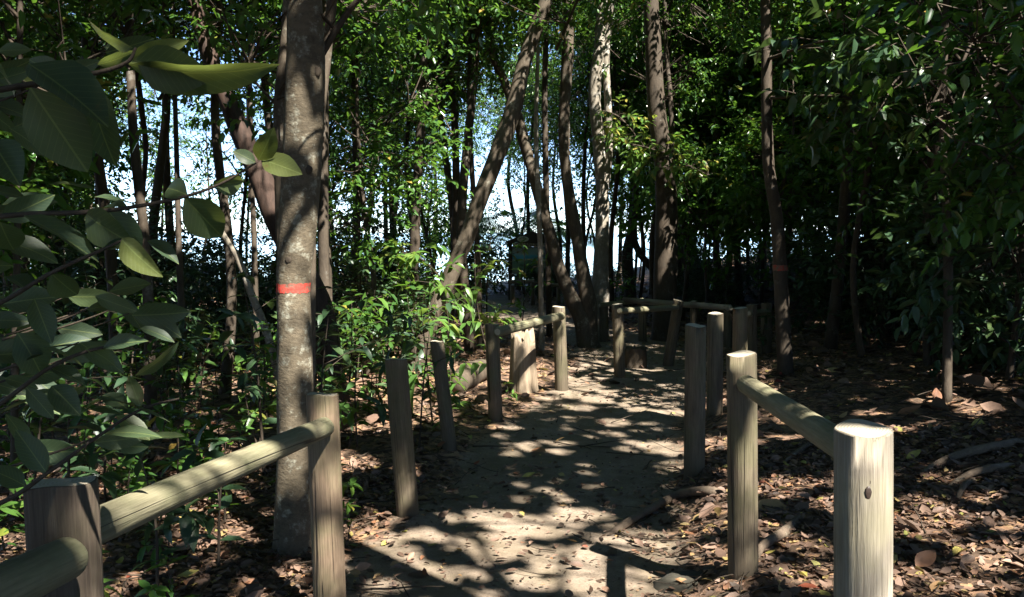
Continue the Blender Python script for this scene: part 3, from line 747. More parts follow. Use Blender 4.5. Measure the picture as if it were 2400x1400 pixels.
# ------------------------------------------------------------------ posts, rails and fences
def axis_obj(name, me, a, b, parent, off):
    o = obj(name, me, parent, np.asarray(a) - np.asarray(off))
    o.rotation_euler = Vector(np.asarray(b) - np.asarray(a)).to_track_quat('Z', 'Y').to_euler(); return o
def log_mesh(name, L, r, mat, seg=24, ch=.012, seed=0, wob=.02, taper=0., round_end=False, n=16):
    zs = [0, ch * .35, ch] + list(np.linspace(ch * 2, L - ch * 2, n)) + [L - ch, L - ch * .35, L]
    ks = [1 - ch / r * 1.1, 1 - ch / r * .35, 1] + [1] * n + [1, 1 - ch / r * .35, 1 - ch / r * 1.1]
    ph = np.linspace(0, 2 * np.pi, seg, endpoint=False); V = []
    for z, k in zip(zs, ks):
        rr = r * k * (1 + taper * (z / L - .5)) * (1 + wob * 2 * fbm(np.cos(ph) * 1.2 + 7, np.sin(ph) * 1.2 + z * 1.6 + 7, seed, 3))
        bx, by = wob * r * 3 * fbm(np.array([z * 1.1 + 3.]), np.array([seed * 1.7]), 5)[0], wob * r * 3 * fbm(np.array([z * 1.1 + 30.]), np.array([seed * 1.3]), 6)[0]
        V.append(np.stack([rr * np.cos(ph) + bx, rr * np.sin(ph) + by, np.full(seg, z) + (.0065 * np.cos(ph + seed) + .003 * np.cos(3 * ph + seed) if z > L - ch * 1.5 else 0)], -1))
    m = len(zs); V = np.concatenate(V); i = np.arange(m - 1)[:, None] * seg; j = np.arange(seg)[None]
    Q = np.stack([i + j, i + (j + 1) % seg, i + seg + (j + 1) % seg, i + seg + j], -1).reshape(-1, 4)
    V = np.vstack([V, V[:seg].mean(0), V[-seg:].mean(0)]); c = m * seg
    T = np.array([[c, (q + 1) % seg, q] for q in range(seg)] + [[c + 1, (m - 1) * seg + q, (m - 1) * seg + (q + 1) % seg] for q in range(seg)])
    me = make_mesh(name, V, [Q, T], mat); me.materials.append(M['end'])
    mi = np.zeros(len(Q) + len(T), np.int32); mi[len(Q):] = 1; me.polygons.foreach_set('material_index', mi)
    sm = np.ones(len(mi), bool); sm[len(Q):] = False; me.polygons.foreach_set('use_smooth', sm); return me
def post_ends(px, ptop, pbot, Y, w):
    a = P(px[1], pbot, Y); b = P(px[0], ptop, Y)
    gz = float(ground(a[0], a[1])); d = unit(b - a)
    a = a + d * ((gz - .15) - a[2]) / d[2]
    return a, b, w / 2 / F * Y
def add_post(parent, off, px, ptop, pbot, Y, w, mat, seed, name='post'):
    a, b, r = post_ends(px, ptop, pbot, Y, w)
    L = np.linalg.norm(b - a)
    return axis_obj(name, log_mesh(name, L, r, mat, 26 if Y < 7 else 16, .004, seed, .022, -.03), a, b, parent, off), a, b, r
def single_post(label, *args, group='single posts along the path'):
    a, b, r = post_ends(*args[:5]); base = np.array([a[0], a[1], float(ground(a[0], a[1]))])
    o, a, b, r = add_post(None, (0, 0, 0), *args, name='wooden_post'); tag(o, label, 'post', group); return o
def fence(label, posts, rails, base=None):
    """posts: argument tuples; rails: (a, b, radius, seed)"""
    p0 = post_ends(*posts[0][:5])[0]; off = np.array([p0[0], p0[1], float(ground(p0[0], p0[1]))])
    root = empty('handrail_fence', off, label, 'fence', 'log handrails along the path'); out = []
    for p in posts: out.append(add_post(root, off, *p))
    for a, b, r, sd, mt in rails:
        L = np.linalg.norm(np.asarray(b) - np.asarray(a))
        axis_obj('rail', log_mesh('rail', L, r, mt, 22, min(.02, r * .35), sd, .035, .0, n=20), a, b, root, off)
    return root, out, off

# left handrail beside the viewer
pA = ((142, 160), 1130, 1480, 1.76, 164); pB = ((755, 775), 924, 1462, 3.73, 77)
farL, nearL = P(762, 1000, 3.66), P(160, 1262, 1.84)
fl, _, offl = fence('log handrail left of the path, nearest the viewer, ending at the red-banded tree',
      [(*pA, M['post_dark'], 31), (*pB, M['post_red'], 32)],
      [(nearL, farL, .042, 33, M['rail']), (P(162, 1308, 1.655), P(-420, 1590, .95), .041, 34, M['rail'])])
# right handrail beside the viewer
pC = ((1738, 1742), 829, 1325, 4.04, 71); pD = ((2023, 2022), 1004, 1700, 2.14, 134)
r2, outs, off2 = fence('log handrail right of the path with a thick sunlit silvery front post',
      [(*pD, M['post_near'], 41), (*pC, M['post'], 42)],
      [(P(2030, 1080, 2.21), P(1748, 900, 3.965), .043, 43, M['rail'])])
dk = outs[0][0]
g = Geo()
kp = P(2037, 1152, 2.14) + np.array([0, -outs[0][3] * 1.0, 0]); kp = P(2037, 1156, kp[1])
blob(g, (0, 0, 0), .011, (.85, .16, 1.5), 3); blob(g, (.003, .0, .026), .005, (.7, .2, 2.4), 5); blob(g, (.004, .001, -.035), .003, (.5, .2, 7), 6)
from mathutils.bvhtree import BVHTree
mi_ = dk.matrix_basis.inverted(); o_ = Vector(np.array([0, 0, CAMZ]) - off2); d_ = Vector(P(2037, 1156, 2.14) - off2) - o_
h_ = BVHTree.FromPolygons([v.co for v in dk.data.vertices], [p.vertices for p in dk.data.polygons]).ray_cast(mi_ @ o_, (mi_.to_3x3() @ d_).normalized())
kn = obj('knot', g.mesh('knot', M['knot']), r2, (dk.matrix_basis @ h_[0]) + Vector((0, .0006, 0)))
def bolt(parent, off, px, py, Y, r=.007):
    g = Geo(); blob(g, (0, 0, 0), r, (1, .6, 1), 2, 10, 6); obj('bolt', g.mesh('bolt', M['knot']), parent, P(px, py, Y) - off)
bolt(r2, off2, 1752, 893, 3.915)
bolt(fl, offl, 757, 995, 3.6)
bolt(fl, offl, 163, 1302, 1.605, .006)
# middle left handrail
fence('short log handrail left of the path before the bleached stump',
      [((1153, 1162), 760, 990, 8.1, 34, M['post_red'], 51), ((1309, 1317), 719, 924, 9.6, 31, M['post'], 52)],
      [(P(1166, 778, 8.0), P(1316, 741, 9.5), .045, 53, M['rail'])])
# far handrails around the bend
fence('low log handrail across the far bend beside the dark stump',
      [((1447, 1453), 713, 893, 10.5, 27, M['post'], 61), ((1590, 1566), 704, 857, 11.6, 26, M['post'], 62)],
      [(P(1450, 729, 10.4), P(1588, 721, 11.5), .036, 63, M['rail'])])
fence('silvery log handrail running along the back of the bend',
      [((1415, 1415), 712, 812, 14.2, 22, M['post'], 71), ((1505, 1506), 712, 806, 14.3, 20, M['post_red'], 72), ((1626, 1626), 706, 812, 13.5, 18, M['post'], 73), ((1706, 1706), 716, 830, 12.4, 20, M['post'], 74)],
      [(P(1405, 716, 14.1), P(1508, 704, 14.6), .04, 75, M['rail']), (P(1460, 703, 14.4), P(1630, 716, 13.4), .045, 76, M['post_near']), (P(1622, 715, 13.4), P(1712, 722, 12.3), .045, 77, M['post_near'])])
fence('short log handrail at the right of the far bend behind single posts',
      [((1762, 1762), 714, 872, 11.0, 25, M['post'], 81), ((1797, 1795), 711, 855, 11.8, 26, M['post'], 82)],
      [(P(1755, 735, 10.9), P(1800, 732, 11.7), .042, 83, M['rail'])])
fence('sunlit log handrail in front of the information sign',
      [((1201, 1202), 668, 722, 21, 11, M['post_red'], 91), ((1248, 1249), 655, 724, 21, 11, M['post_red'], 92), ((1309, 1309), 664, 720, 21, 10, M['post_red'], 93)],
      [(P(1190, 661, 20.9), P(1250, 659, 20.9), .045, 94, M['post_near']), (P(1246, 664, 20.9), P(1316, 670, 20.9), .045, 95, M['post_near'])])
single_post('single wooden post left of the path with flat top in shade, nearest the red-banded tree', (928, 958), 842, 1232, 5.3, 53, M['post'], 101)
single_post('leaning split wooden post left of the path, tilted to the left', (1024, 1058), 800, 1078, 6.85, 33, M['post'], 102)
single_post('dark wooden post at the right path edge, front one of two', (1631, 1627), 763, 1128, 6.0, 50, M['post'], 103)
single_post('dark wooden post at the right path edge, rear one of two', (1677, 1674), 735, 988, 7.9, 38, M['post'], 104)
single_post('sunlit reddish wooden post behind the front right handrail', (1735, 1733), 722, 915, 9.2, 35, M['post_red'], 105)

# ------------------------------------------------------------------ stumps, log, rock, roots
def stump(name, label, px, ptop, pbot, wt, wb, mat, seed, cat, furrow=.25, tiltx=0.):
    b = G(px, pbot); Y = b[1]; H = P(px, ptop, Y)[2] - b[2]
    seg, n = 40, 18; ph = np.linspace(0, 2 * np.pi, seg, endpoint=False); V = []
    for k in range(n):
        t = k / (n - 1); r = (wb + (wt - wb) * t ** .5) / 2 / F * Y
        f = 1 + furrow * (1.3 - t * .6) * 2 * fbm(np.cos(ph) * 3.4 + 4, np.sin(ph) * 3.4 + 4 + t * .5, seed, 4)
        z = t * H - .06 + (t > .9) * H * .3 * 2 * fbm(np.cos(ph) * 2 + 1, np.sin(ph) * 2 + 1, seed + 3, 3)
        V.append(np.stack([r * f * np.cos(ph) + tiltx * t, r * f * np.sin(ph), np.zeros(seg) + z], -1))
    V = np.concatenate(V); i = np.arange(n - 1)[:, None] * seg; j = np.arange(seg)[None]
    Q = np.stack([i + j, i + (j + 1) % seg, i + seg + (j + 1) % seg, i + seg + j], -1).reshape(-1, 4)
    V = np.vstack([V, [tiltx, 0, H * .86]]); T = np.array([[n * seg, (n - 1) * seg + q, (n - 1) * seg + (q + 1) % seg] for q in range(seg)])
    return tag(obj(name, make_mesh(name, V, [Q, T], mat), None, b), label, cat)
stump('tree_stump', 'tall bleached furrowed stump glowing in the sun behind the short handrail', 1224, 772, 914, 54, 72, M['stump'], 5, 'stump', .3)
stump('tree_stump', 'dark rotting stump at the far bend beside a rail post', 1490, 808, 860, 50, 64, M['stump_dark'], 8, 'stump', .3)
g = Geo(); a, b = G(1070, 925), G(1128, 905)
a[2] += .1; b[2] += .11; b[1] += .5
pts, rad = smooth_line([a, (a + b) / 2 + np.array([0, 0, .02]), b], [.12, .13, .115], 14); tube(g, pts, rad, 18, .2, 3)
tag(obj('fallen_log', g.mesh('fallen_log', M['stump_dark'])), 'short dark fallen log lying beside the leaning split post', 'log')
g = Geo(); rp = G(1600, 1392); blob(g, rp + np.array([.08, .12, -.05]), .17, (1.25, .8, .62), 14, 40, 26)
tag(obj('rock', g.mesh('rock', M['rock'])), 'dark rounded rock half buried at the path edge by the right handrail', 'rock')
def root_(label, pts, r0, r1, seed, lift=.01):
    W = []
    for px, py in pts:
        q = G(px, py); q[2] += lift; W.append(q)
    for q in W[1:-1]: q[2] += r0 * .35
    W[0][2] -= r0 * 1.9; W[-1][2] -= .05
    p, r = smooth_line(W, np.linspace(r0, r1, len(W)), 36); g = Geo(); tube(g, p, r, 10, .22, seed)
    tag(obj('tree_root', g.mesh('tree_root', M['root'])), label, 'root', 'tree roots on the ground')
root_('thick curved tree root sweeping over the path edge behind the right handrail', [(1720, 1150), (1650, 1163), (1585, 1172), (1525, 1205), (1470, 1238), (1405, 1258)], .035, .022, 2, .02)
root_('pale sunlit tree root poking up beyond the silvery front post', [(2400, 1085), (2330, 1112), (2270, 1128), (2215, 1142)], .028, .016, 3, .03)
root_('forked piece of pale root dropping towards the viewer right of the silvery post', [(2290, 1122), (2262, 1150), (2238, 1178)], .022, .012, 4, .03)
root_('long brown root running along the bank to the right frame edge', [(2440, 1015), (2330, 1060), (2220, 1090), (2120, 1130)], .04, .02, 5, .02)
root_('crumbling root in the sun between the right handrail and the dark rock', [(1900, 1180), (1840, 1255), (1780, 1300), (1745, 1360)], .028, .02, 6, .015)
root_('thin root across the leaf litter under the right rail', [(1960, 1010), (1880, 1060), (1790, 1120)], .02, .012, 7, .02)

# ------------------------------------------------------------------ information sign
def box(g, x0, x1, y0, y1, z0, z1):
    V = [[x, y, z] for x in (x0, x1) for y in (y0, y1) for z in (z0, z1)]
    g.add(V, [[0, 1, 3, 2], [4, 6, 7, 5], [0, 4, 5, 1], [2, 3, 7, 6], [0, 2, 6, 4], [1, 5, 7, 3]])
def build_sign():
    Y = 23.; x0, x1 = P(1196, 600, Y)[0], P(1300, 600, Y)[0]
    zt, zb = P(1250, 566, Y)[2], P(1250, 648, Y)[2]; xc = (x0 + x1) / 2; hw = (x1 - x0) / 2
    base = np.array([xc, Y, float(ground(xc, Y))]); root = empty('information_sign', base, 'trail information sign with dark timber frame, blue map panel and peaked roof', 'sign')
    zt -= base[2]; zb -= base[2]
    for s in (-1, 1):
        g = Geo(); box(g, s * hw - .05, s * hw + .05, -.05, .05, -.2, zt + .02); obj('post', g.mesh('post', M['sign_wood'], False), root)
    g = Geo(); box(g, -hw + .05, hw - .05, -.03, .03, zb, zb + .06); obj('lower_bar', g.mesh('lower_bar', M['sign_wood'], False), root)
    m, nt, b = newmat('map_print')
    v = coords(nt, (1, 1, 1), False, 'Generated'); sx = nt.nodes.new('ShaderNodeSeparateXYZ'); nt.links.new(v, sx.inputs[0])
    n = noise(nt, v, 3.5, 5)
    f = math_(nt, 'ADD', sx.outputs[2], math_(nt, 'MULTIPLY', math_(nt, 'SUBTRACT', n, .5), .35))
    c = ramp(nt, f, [(.0, (.18, .17, .13)), (.18, (.14, .22, .14)), (.4, (.08, .2, .12)), (.5, (.25, .35, .28)), (.58, (.03, .28, .45)), (.66, (.04, .33, .5)), (.78, (.18, .32, .36)), (.9, (.22, .33, .3)), (.97, (.08, .1, .2))])
    nt.links.new(c, b.inputs['Base Color']); b.inputs['Roughness'].default_value = .4
    g = Geo(); box(g, -hw + .05, hw - .05, -.022, .022, zb + .06, zt - .14); obj('map_panel', g.mesh('map_panel', m, False), root)
    pale = plain('sign_cream', (.52, .50, .42), .6, .1)
    g = Geo(); box(g, -hw + .06, hw - .06, -.026, .026, zt - .137, zt - .01); hp = obj('title_strip', g.mesh('title_strip', pale, False), root)
    cu = bpy.data.curves.new('lettering', 'FONT'); cu.body = 'A ANDUVA'; cu.size = .13; cu.align_x = 'CENTER'; cu.extrude = .002
    to = bpy.data.objects.new('lettering', cu); link(to); dg = bpy.context.evaluated_depsgraph_get(); me = bpy.data.meshes.new_from_object(to.evaluated_get(dg))
    bpy.data.objects.remove(to); me.transform(Matrix.Rotation(R(90), 4, 'X')); me.materials.clear(); me.materials.append(M['sign_wood'])
    obj('lettering', me, hp, (0, -.03, zt - .12))
    g = Geo(); pk = zt + .26; e = hw + .12
    V = []
    for y in (-.18, .18): V += [[-e, y, zt], [0, y, pk], [e, y, zt], [e, y, zt - .05], [-e, y, zt - .05]]
    g.add(V, [[0, 5, 6, 1], [1, 6, 7, 2], [2, 7, 8, 3], [3, 8, 9, 4], [4, 9, 5, 0]], [[0, 1, 2], [0, 2, 3], [0, 3, 4], [5, 7, 6], [5, 8, 7], [5, 9, 8]])
    obj('roof', g.mesh('roof', M['sign_wood'], False), root)
    g = Geo(); ph = np.linspace(0, 2 * np.pi, 24, endpoint=False); ex, ez = .15, .075
    ring = np.stack([ex * np.cos(ph), np.full(24, -.19), ez * np.sin(ph)], -1) + np.array([-.25, 0, zt + .06]); back = ring + np.array([0, .012, 0])
    V = np.vstack([ring, back, ring.mean(0)]); g.add(V, [[i, (i + 1) % 24, 24 + (i + 1) % 24, 24 + i] for i in range(24)], [[48, (i + 1) % 24, i] for i in range(24)])
    em = obj('emblem', g.mesh('emblem', pale, False), root)
    g = Geo(); pp = [np.array([-.25 + .09 * math.cos(t), -.195, zt + .04 + .06 * math.sin(t)]) for t in np.linspace(.2, 2.9, 12)]; tube(g, pp, np.full(12, .012), 5)
    obj('arch_mark', g.mesh('arch_mark', plain('sign_green', (.12, .16, .09), .6, .1)), em)
build_sign()

def palm(label, px, Y, H, nf, FL, seed):
    rg = np.random.default_rng(seed); x = (px - 1200) / F * Y; base = np.array([x, Y, float(ground(x, Y))]); root = empty('palm', base, label, 'palm')
    g = Geo(); tube(g, np.array([[0, 0, -.1], [.03, 0, H * .5], [0, 0, H]]), np.array([.09, .07, .06]), 10, .1, 2); obj('trunk', g.mesh('trunk', M['bark_mid']), root)
    lv = Leaves(); g = Geo()
    for k in range(nf):
        a = k * 2.4 + rg.uniform(-.2, .2); el = rg.uniform(.35, 1.35); h = np.array([math.cos(a), math.sin(a), 0]); t = np.linspace(0, 1, 30)[:, None]
        c = np.array([0, 0, H]) + h * FL * math.cos(el) * t + np.array([0, 0, 1]) * (FL * math.sin(el) * t - FL * .55 * t ** 2.2)
        tube(g, c, np.linspace(.014, .004, 30), 4); ax = unit(np.gradient(c, axis=0)); sd = unit(np.cross(ax, [0, 0, 1.]))
        for s2 in (-1, 1):
            d = unit(sd[4:] * s2 * .8 + ax[4:] * .6 + np.array([0, 0, -.35])); u = np.linspace(.1, 1, 26)
            lv.add(c[4:], d, np.tile([0, 0, 1.], (26, 1)), FL * .3 * np.sin(np.pi * (.12 + .8 * u)), .035, rg.uniform(.3, .8, 26), .2, .3)
    obj('stalks', g.mesh('stalks', M['leaf_bright']), root); obj('fronds', lv.mesh('fronds', M['leaf_bright'], MID), root)
palm('young green palm with arching fronds rising behind the information sign', 1215, 26, 1.5, 15, 2.1, 3)
palm('small pale green palm beside the forked stems by the shore', 1330, 28, 1.2, 11, 1.6, 6)
for k, (px, Y, sc_) in enumerate(((1130, 25, 1.35), (1255, 26.5, 1.1), (1085, 23.5, 1.3))):
    plant('bush', k, (px - 1200) / F * Y, Y, k * 1.3, sc_, 'bright green shrub in the sun around the information sign', 'shrub', 'sunlit shrubs around the sign')
# ------------------------------------------------------------------ leaf litter and twigs
def litter():
    rg = np.random.default_rng(5)
    def block(n, ylo, yhi, xm, T, size, name, label):
        y = np.sqrt(rg.uniform(ylo ** 2, yhi ** 2, n)); x = rg.uniform(-.66, .66, n) * y
        d = np.abs(x - pcx(y)); pk = (.6 if size < .035 else .07) + (.2 if size < .035 else .93) * sst(.6, 1.2, d + .35 * fbm(x * 1.2, y * 1.2, 40))
        cl = .35 + 1.3 * np.clip(fbm(x * 1.6, y * 1.6, 44) + .5, 0, 1)
        k = rg.random(n) < pk * cl; x, y = x[k], y[k]; n = len(x)
        z = ground(x, y) + rg.uniform(.002, .022, n)
        a = rg.uniform(0, 2 * np.pi, n); dd = np.stack([np.cos(a), np.sin(a), rg.normal(0, .16, n)], -1)
        nn = unit(np.array([0, 0, 1.]) + .38 * rg.normal(size=(n, 3)))
        L = size * np.exp(rg.normal(0, .38, n))
        r = np.clip(rg.beta(2, 2.2, n) * .98, 0, 1); q = rg.random(n); r = np.where(q < .05, rg.uniform(.86, .97, n), r); r = np.where(q > .985, rg.uniform(.985, 1, n), r)
        lv = Leaves(); lv.add(np.stack([x, y, z], -1), dd, nn, L, L * rg.uniform(.38, .62, n), r, rg.uniform(-.2, .9, n), rg.uniform(-.35, .3, n))
        tag(obj(name, lv.mesh(name, M['litter'], T)), label, 'leaf litter', kind='stuff')
    block(34000, 1.5, 6.5, 0, MID, .043, 'leaf_litter', 'brown and reddish fallen leaves littering the near forest floor')
    block(28000, 6.5, 26, 0, LOW, .09, 'leaf_litter', 'orange brown fallen leaves littering the farther forest floor')
    block(22000, 1.5, 14, 0, LOW, .028, 'leaf_debris', 'small broken bits of dry leaf scattered over the path')
    g = Geo()
    for k in range(900):
        y = math.sqrt(rg.uniform(2.0, 130)); x = rg.uniform(-.62, .62) * y
        if abs(x - pcx(y)) < .6 and rg.random() < .8: continue
        a = rg.uniform(0, 6.28); L = rg.uniform(.12, .6); m = 6
        t = np.linspace(0, 1, m); bend = np.cumsum(rg.normal(0, .16, m)); px = x + np.cumsum(np.cos(a + bend)) * L / m; py = y + np.cumsum(np.sin(a + bend)) * L / m
        pz = ground(px, py) + .012 + t * rg.uniform(0, .07) * L * 3
        tube(g, np.stack([px, py, pz], -1), np.linspace(1, .45, m) * rg.uniform(.0025, .0065), 5)
    tag(obj('fallen_twigs', g.mesh('fallen_twigs', M['bark_twig'])), 'thin dry twigs strewn over the leaf litter', 'twigs', kind='stuff')
litter()
def big_fallen(label, px, py, L, asp, rnd, ang, tilt=.1, up=.02, seed=0, curl=-.25):
    p = G(px, py); p[2] += up; d = np.array([math.cos(ang), math.sin(ang), tilt]); lv = Leaves()
    lv.add([p - d * L / 2], [d], [[.1, -.35, 1]], L, L * asp, rnd, .3, curl)
    tag(obj('fallen_leaf', lv.mesh('fallen_leaf', M['litter'], HI, wavy=.03)), label, 'leaf', 'large fallen leaves')
big_fallen('large pale tan fallen leaf curled on the ground below the left rail', 440, 1302, .17, .5, .75, .1, .1, .04)
big_fallen('yellow fallen leaf on the litter below the left rail', 440, 1360, .12, .4, .94, .15, .05, .02)
big_fallen('deep red upright fallen leaf on the dark right bank', 2192, 945, .15, .55, .84, 1.4, .9, .07)
big_fallen('dull red fallen leaf lying flat on the dark right bank', 2130, 975, .2, .4, .84, .1, .1, .03)
big_fallen('yellow fallen leaf on the shaded litter beyond the right rail', 2140, 1080, .13, .4, .95, .4, .2, .03)
big_fallen('brown curled fallen leaf on the sunlit path in front', 980, 1352, .12, .42, .3, 2.9, .02, .012, curl=.1)
big_fallen('yellow fallen leaf in the middle of the shaded path', 1238, 1121, .1, .45, .95, .3, .05, .015)
big_fallen('red-brown fallen leaf right of the silvery post', 2168, 1330, .13, .6, .82, .5, .25, .03)
big_fallen('pale fallen leaf beside the foot of the right handrail', 1655, 1215, .12, .5, .76, .6, .3, .03)

# ------------------------------------------------------------------ saplings
def sapling_geo(seed, H, nodes, L, twigs=3, asp=.36, droop=.35, T=MID, bend=.12, yel=.03):
    rg = np.random.default_rng(seed); g = Geo(); lv = Leaves()
    tip = np.array([rg.normal(0, bend) * H, rg.normal(0, bend) * H, H])
    pts, rad = smooth_line([np.array([0, 0, -.05]), tip * .5 + rdir(rg, 1)[0] * H * .05, tip], [.008 * H ** .5 + .002, .006 * H ** .5 + .0015, .002], 20)
    tube(g, pts, rad, 6)
    def put(p, ax, a0, l):
        for k in range(2):
            a = a0 + np.pi * k; h = np.array([math.cos(a), math.sin(a), 0])
            h = unit(h - ax * (h @ ax)); d = unit(h + ax * rg.uniform(.1, .7) + np.array([0, 0, -.1]))
            nn = unit(np.array([0, 0, 1.]) + .3 * rg.normal(size=3) - .3 * h)
            r = float(np.clip(rg.normal(.45, .2), 0, .9)) if rg.random() > yel else rg.uniform(.9, 1)
            lv.add([p], [d], [nn], l, l * asp * rg.uniform(.85, 1.2), r, rg.uniform(.15, .5), droop * rg.uniform(.4, 1.5))
    for k in range(nodes):
        t = .3 + .7 * k / max(1, nodes - 1); q = int(t * 19); put(pts[q], unit(tip), k * 1.57 + rg.uniform(-.3, .3), L * rg.uniform(.7, 1.15) * (.75 + .4 * t * (1.3 - t)))
    put(tip, unit(tip), rg.uniform(0, 6), L * .7); put(tip, unit(tip + np.array([0, 0, .5])), rg.uniform(0, 6), L * .5)
    for k in range(twigs):
        q = int((.3 + .6 * rg.random()) * 19); a = rg.uniform(0, 6.28); d = unit(np.array([math.cos(a), math.sin(a), rg.uniform(.1, .7)]))
        l = H * rg.uniform(.2, .42); tp = smooth_line([pts[q], pts[q] + d * l * .6, pts[q] + d * l + np.array([0, 0, -.04 * l])], [.004, .003, .0015], 8)
        tube(g, tp[0], tp[1], 4)
        for m in range(2, 8, 2): put(tp[0][m], d, m * .8 + rg.uniform(-.5, .5), L * rg.uniform(.7, 1.1))
        put(tp[0][7], d, rg.uniform(0, 6), L * .8)
    return g, lv
def sapling_at(label, p, seed, H, nodes, L, mat='leaf_bright', cat='sapling', rot=0, **k):
    g, lv = sapling_geo(seed, H, nodes, L, **k); root = empty('sapling', p, label, cat)
    obj('stem', g.mesh('stem', M['bark_twig']), root); obj('foliage', lv.mesh('foliage', M[mat], MID), root); root.rotation_euler.z = rot; return root
sapling_at('brightly sunlit sapling with paired leaves left of the red-banded trunk', G(582, 1012), 3, .95, 6, .16, twigs=4, bend=.04)
sapling_at('drooping yellow-green sapling behind the leaning split post', G(1052, 940), 4, 1.15, 6, .20, twigs=4, bend=.05, droop=.75, yel=.3)
sapling_at('leafy sapling with long hanging leaves behind the flat-topped post', G(968, 985), 5, .75, 4, .24, twigs=3, bend=.06, droop=.95)
sapling_at('small bright seedling in the litter beside the left handrail post', G(815, 1285), 6, .14, 2, .09, twigs=0)
sapling_at('leafy sunlit sapling just right of the red-banded trunk', G(838, 1050), 7, .8, 6, .17, twigs=5, bend=.05)
sapling_at('tiny green plant by the foot of the middle left handrail', G(1196, 938), 8, .18, 3, .09, twigs=1)
sapling_at('small sapling with narrow leaves below the left rail near the trunk', G(530, 1130), 9, .5, 5, .15, twigs=3, mat='leaf')
sapling_at('shaded sapling with broad leaves under the middle of the left rail', G(420, 1130), 21, .55, 5, .17, twigs=4, mat='leaf', bend=.05)
sapling_at('green seedling cluster beyond the left rail near its upper end', G(610, 1060), 22, .6, 5, .15, twigs=4)
sapling_at('low leafy seedling close behind the near left handrail post', G(300, 1230), 23, .4, 4, .15, twigs=3, mat='leaf')
sapling_at('green sapling with raised leaves in the litter far below the left window of sky', G(470, 960), 24, .8, 6, .17, twigs=4)
sapling_at('leafy sapling hiding the foot of the leaning brown tree', G(1020, 880), 31, 1.35, 8, .19, twigs=7, mat='leaf', bend=.06)
sapling_at('thin leafy sapling growing in front of the information sign', G(1222, 790), 33, 1.9, 8, .17, twigs=7, mat='leaf', bend=.04)
sapling_at('sunlit yellow-green young plant before the sign fence', G(1150, 850), 10, 1.5, 7, .22, twigs=6, droop=.7, yel=.25)
SP = []
for s in range(6):
    g, lv = sapling_geo(400 + s, [.45, .7, 1.0, 1.3, .35, .85][s], [4, 5, 7, 8, 3, 6][s], [.14, .16, .15, .16, .13, .18][s], twigs=[2, 3, 5, 6, 2, 4][s], bend=.1)
    SP.append((g.mesh('stem', M['bark_twig']), lv.mesh('foliage', M['leaf_bright'] if s == 4 else M['leaf_dark'] if s % 2 else M['leaf'], MID)))
def scatter_sap(n, ylo, yhi, pxlo, pxhi, label, group, ok, seed, smin=.7, smax=1.15):
    r = random.Random(seed); c = 0; t = 0; tk = []
    while c < n and t < 4000:
        t += 1; y = math.sqrt(r.uniform(ylo ** 2, yhi ** 2)); px = r.uniform(pxlo, pxhi); x = (px - 1200) / F * y
        if abs(x - pcx(y)) < 1.1 or not ok(px, y) or any((x - a) ** 2 + (y - b) ** 2 < .05 for a, b in tk): continue
        tk.append((x, y)); root = empty('sapling', (x, y, float(ground(x, y))), label, 'sapling', group); st, fo = SP[r.randrange(6)]
        obj('stem', st, root); obj('foliage', fo, root); k = r.uniform(smin, smax); root.scale = (k, k, k); root.rotation_euler.z = r.uniform(0, 6.28); c += 1
scatter_sap(95, 3.3, 10, -60, 1080, 'green sapling with paired leaves in the undergrowth left of the path', 'saplings left of the path', lambda p, y: not (640 < p < 740 and y < 5), 1)
scatter_sap(26, 9, 18, 1650, 2450, 'dim green sapling on the shaded ground right of the path', 'saplings right of the path', lambda p, y: y > 11 or p > 2150, 2)
scatter_sap(10, 12, 22, 1000, 1480, 'young green sapling near the sign and the bend', 'saplings near the sign', lambda p, y: not 1180 < p < 1320, 3, .8, 1.4)

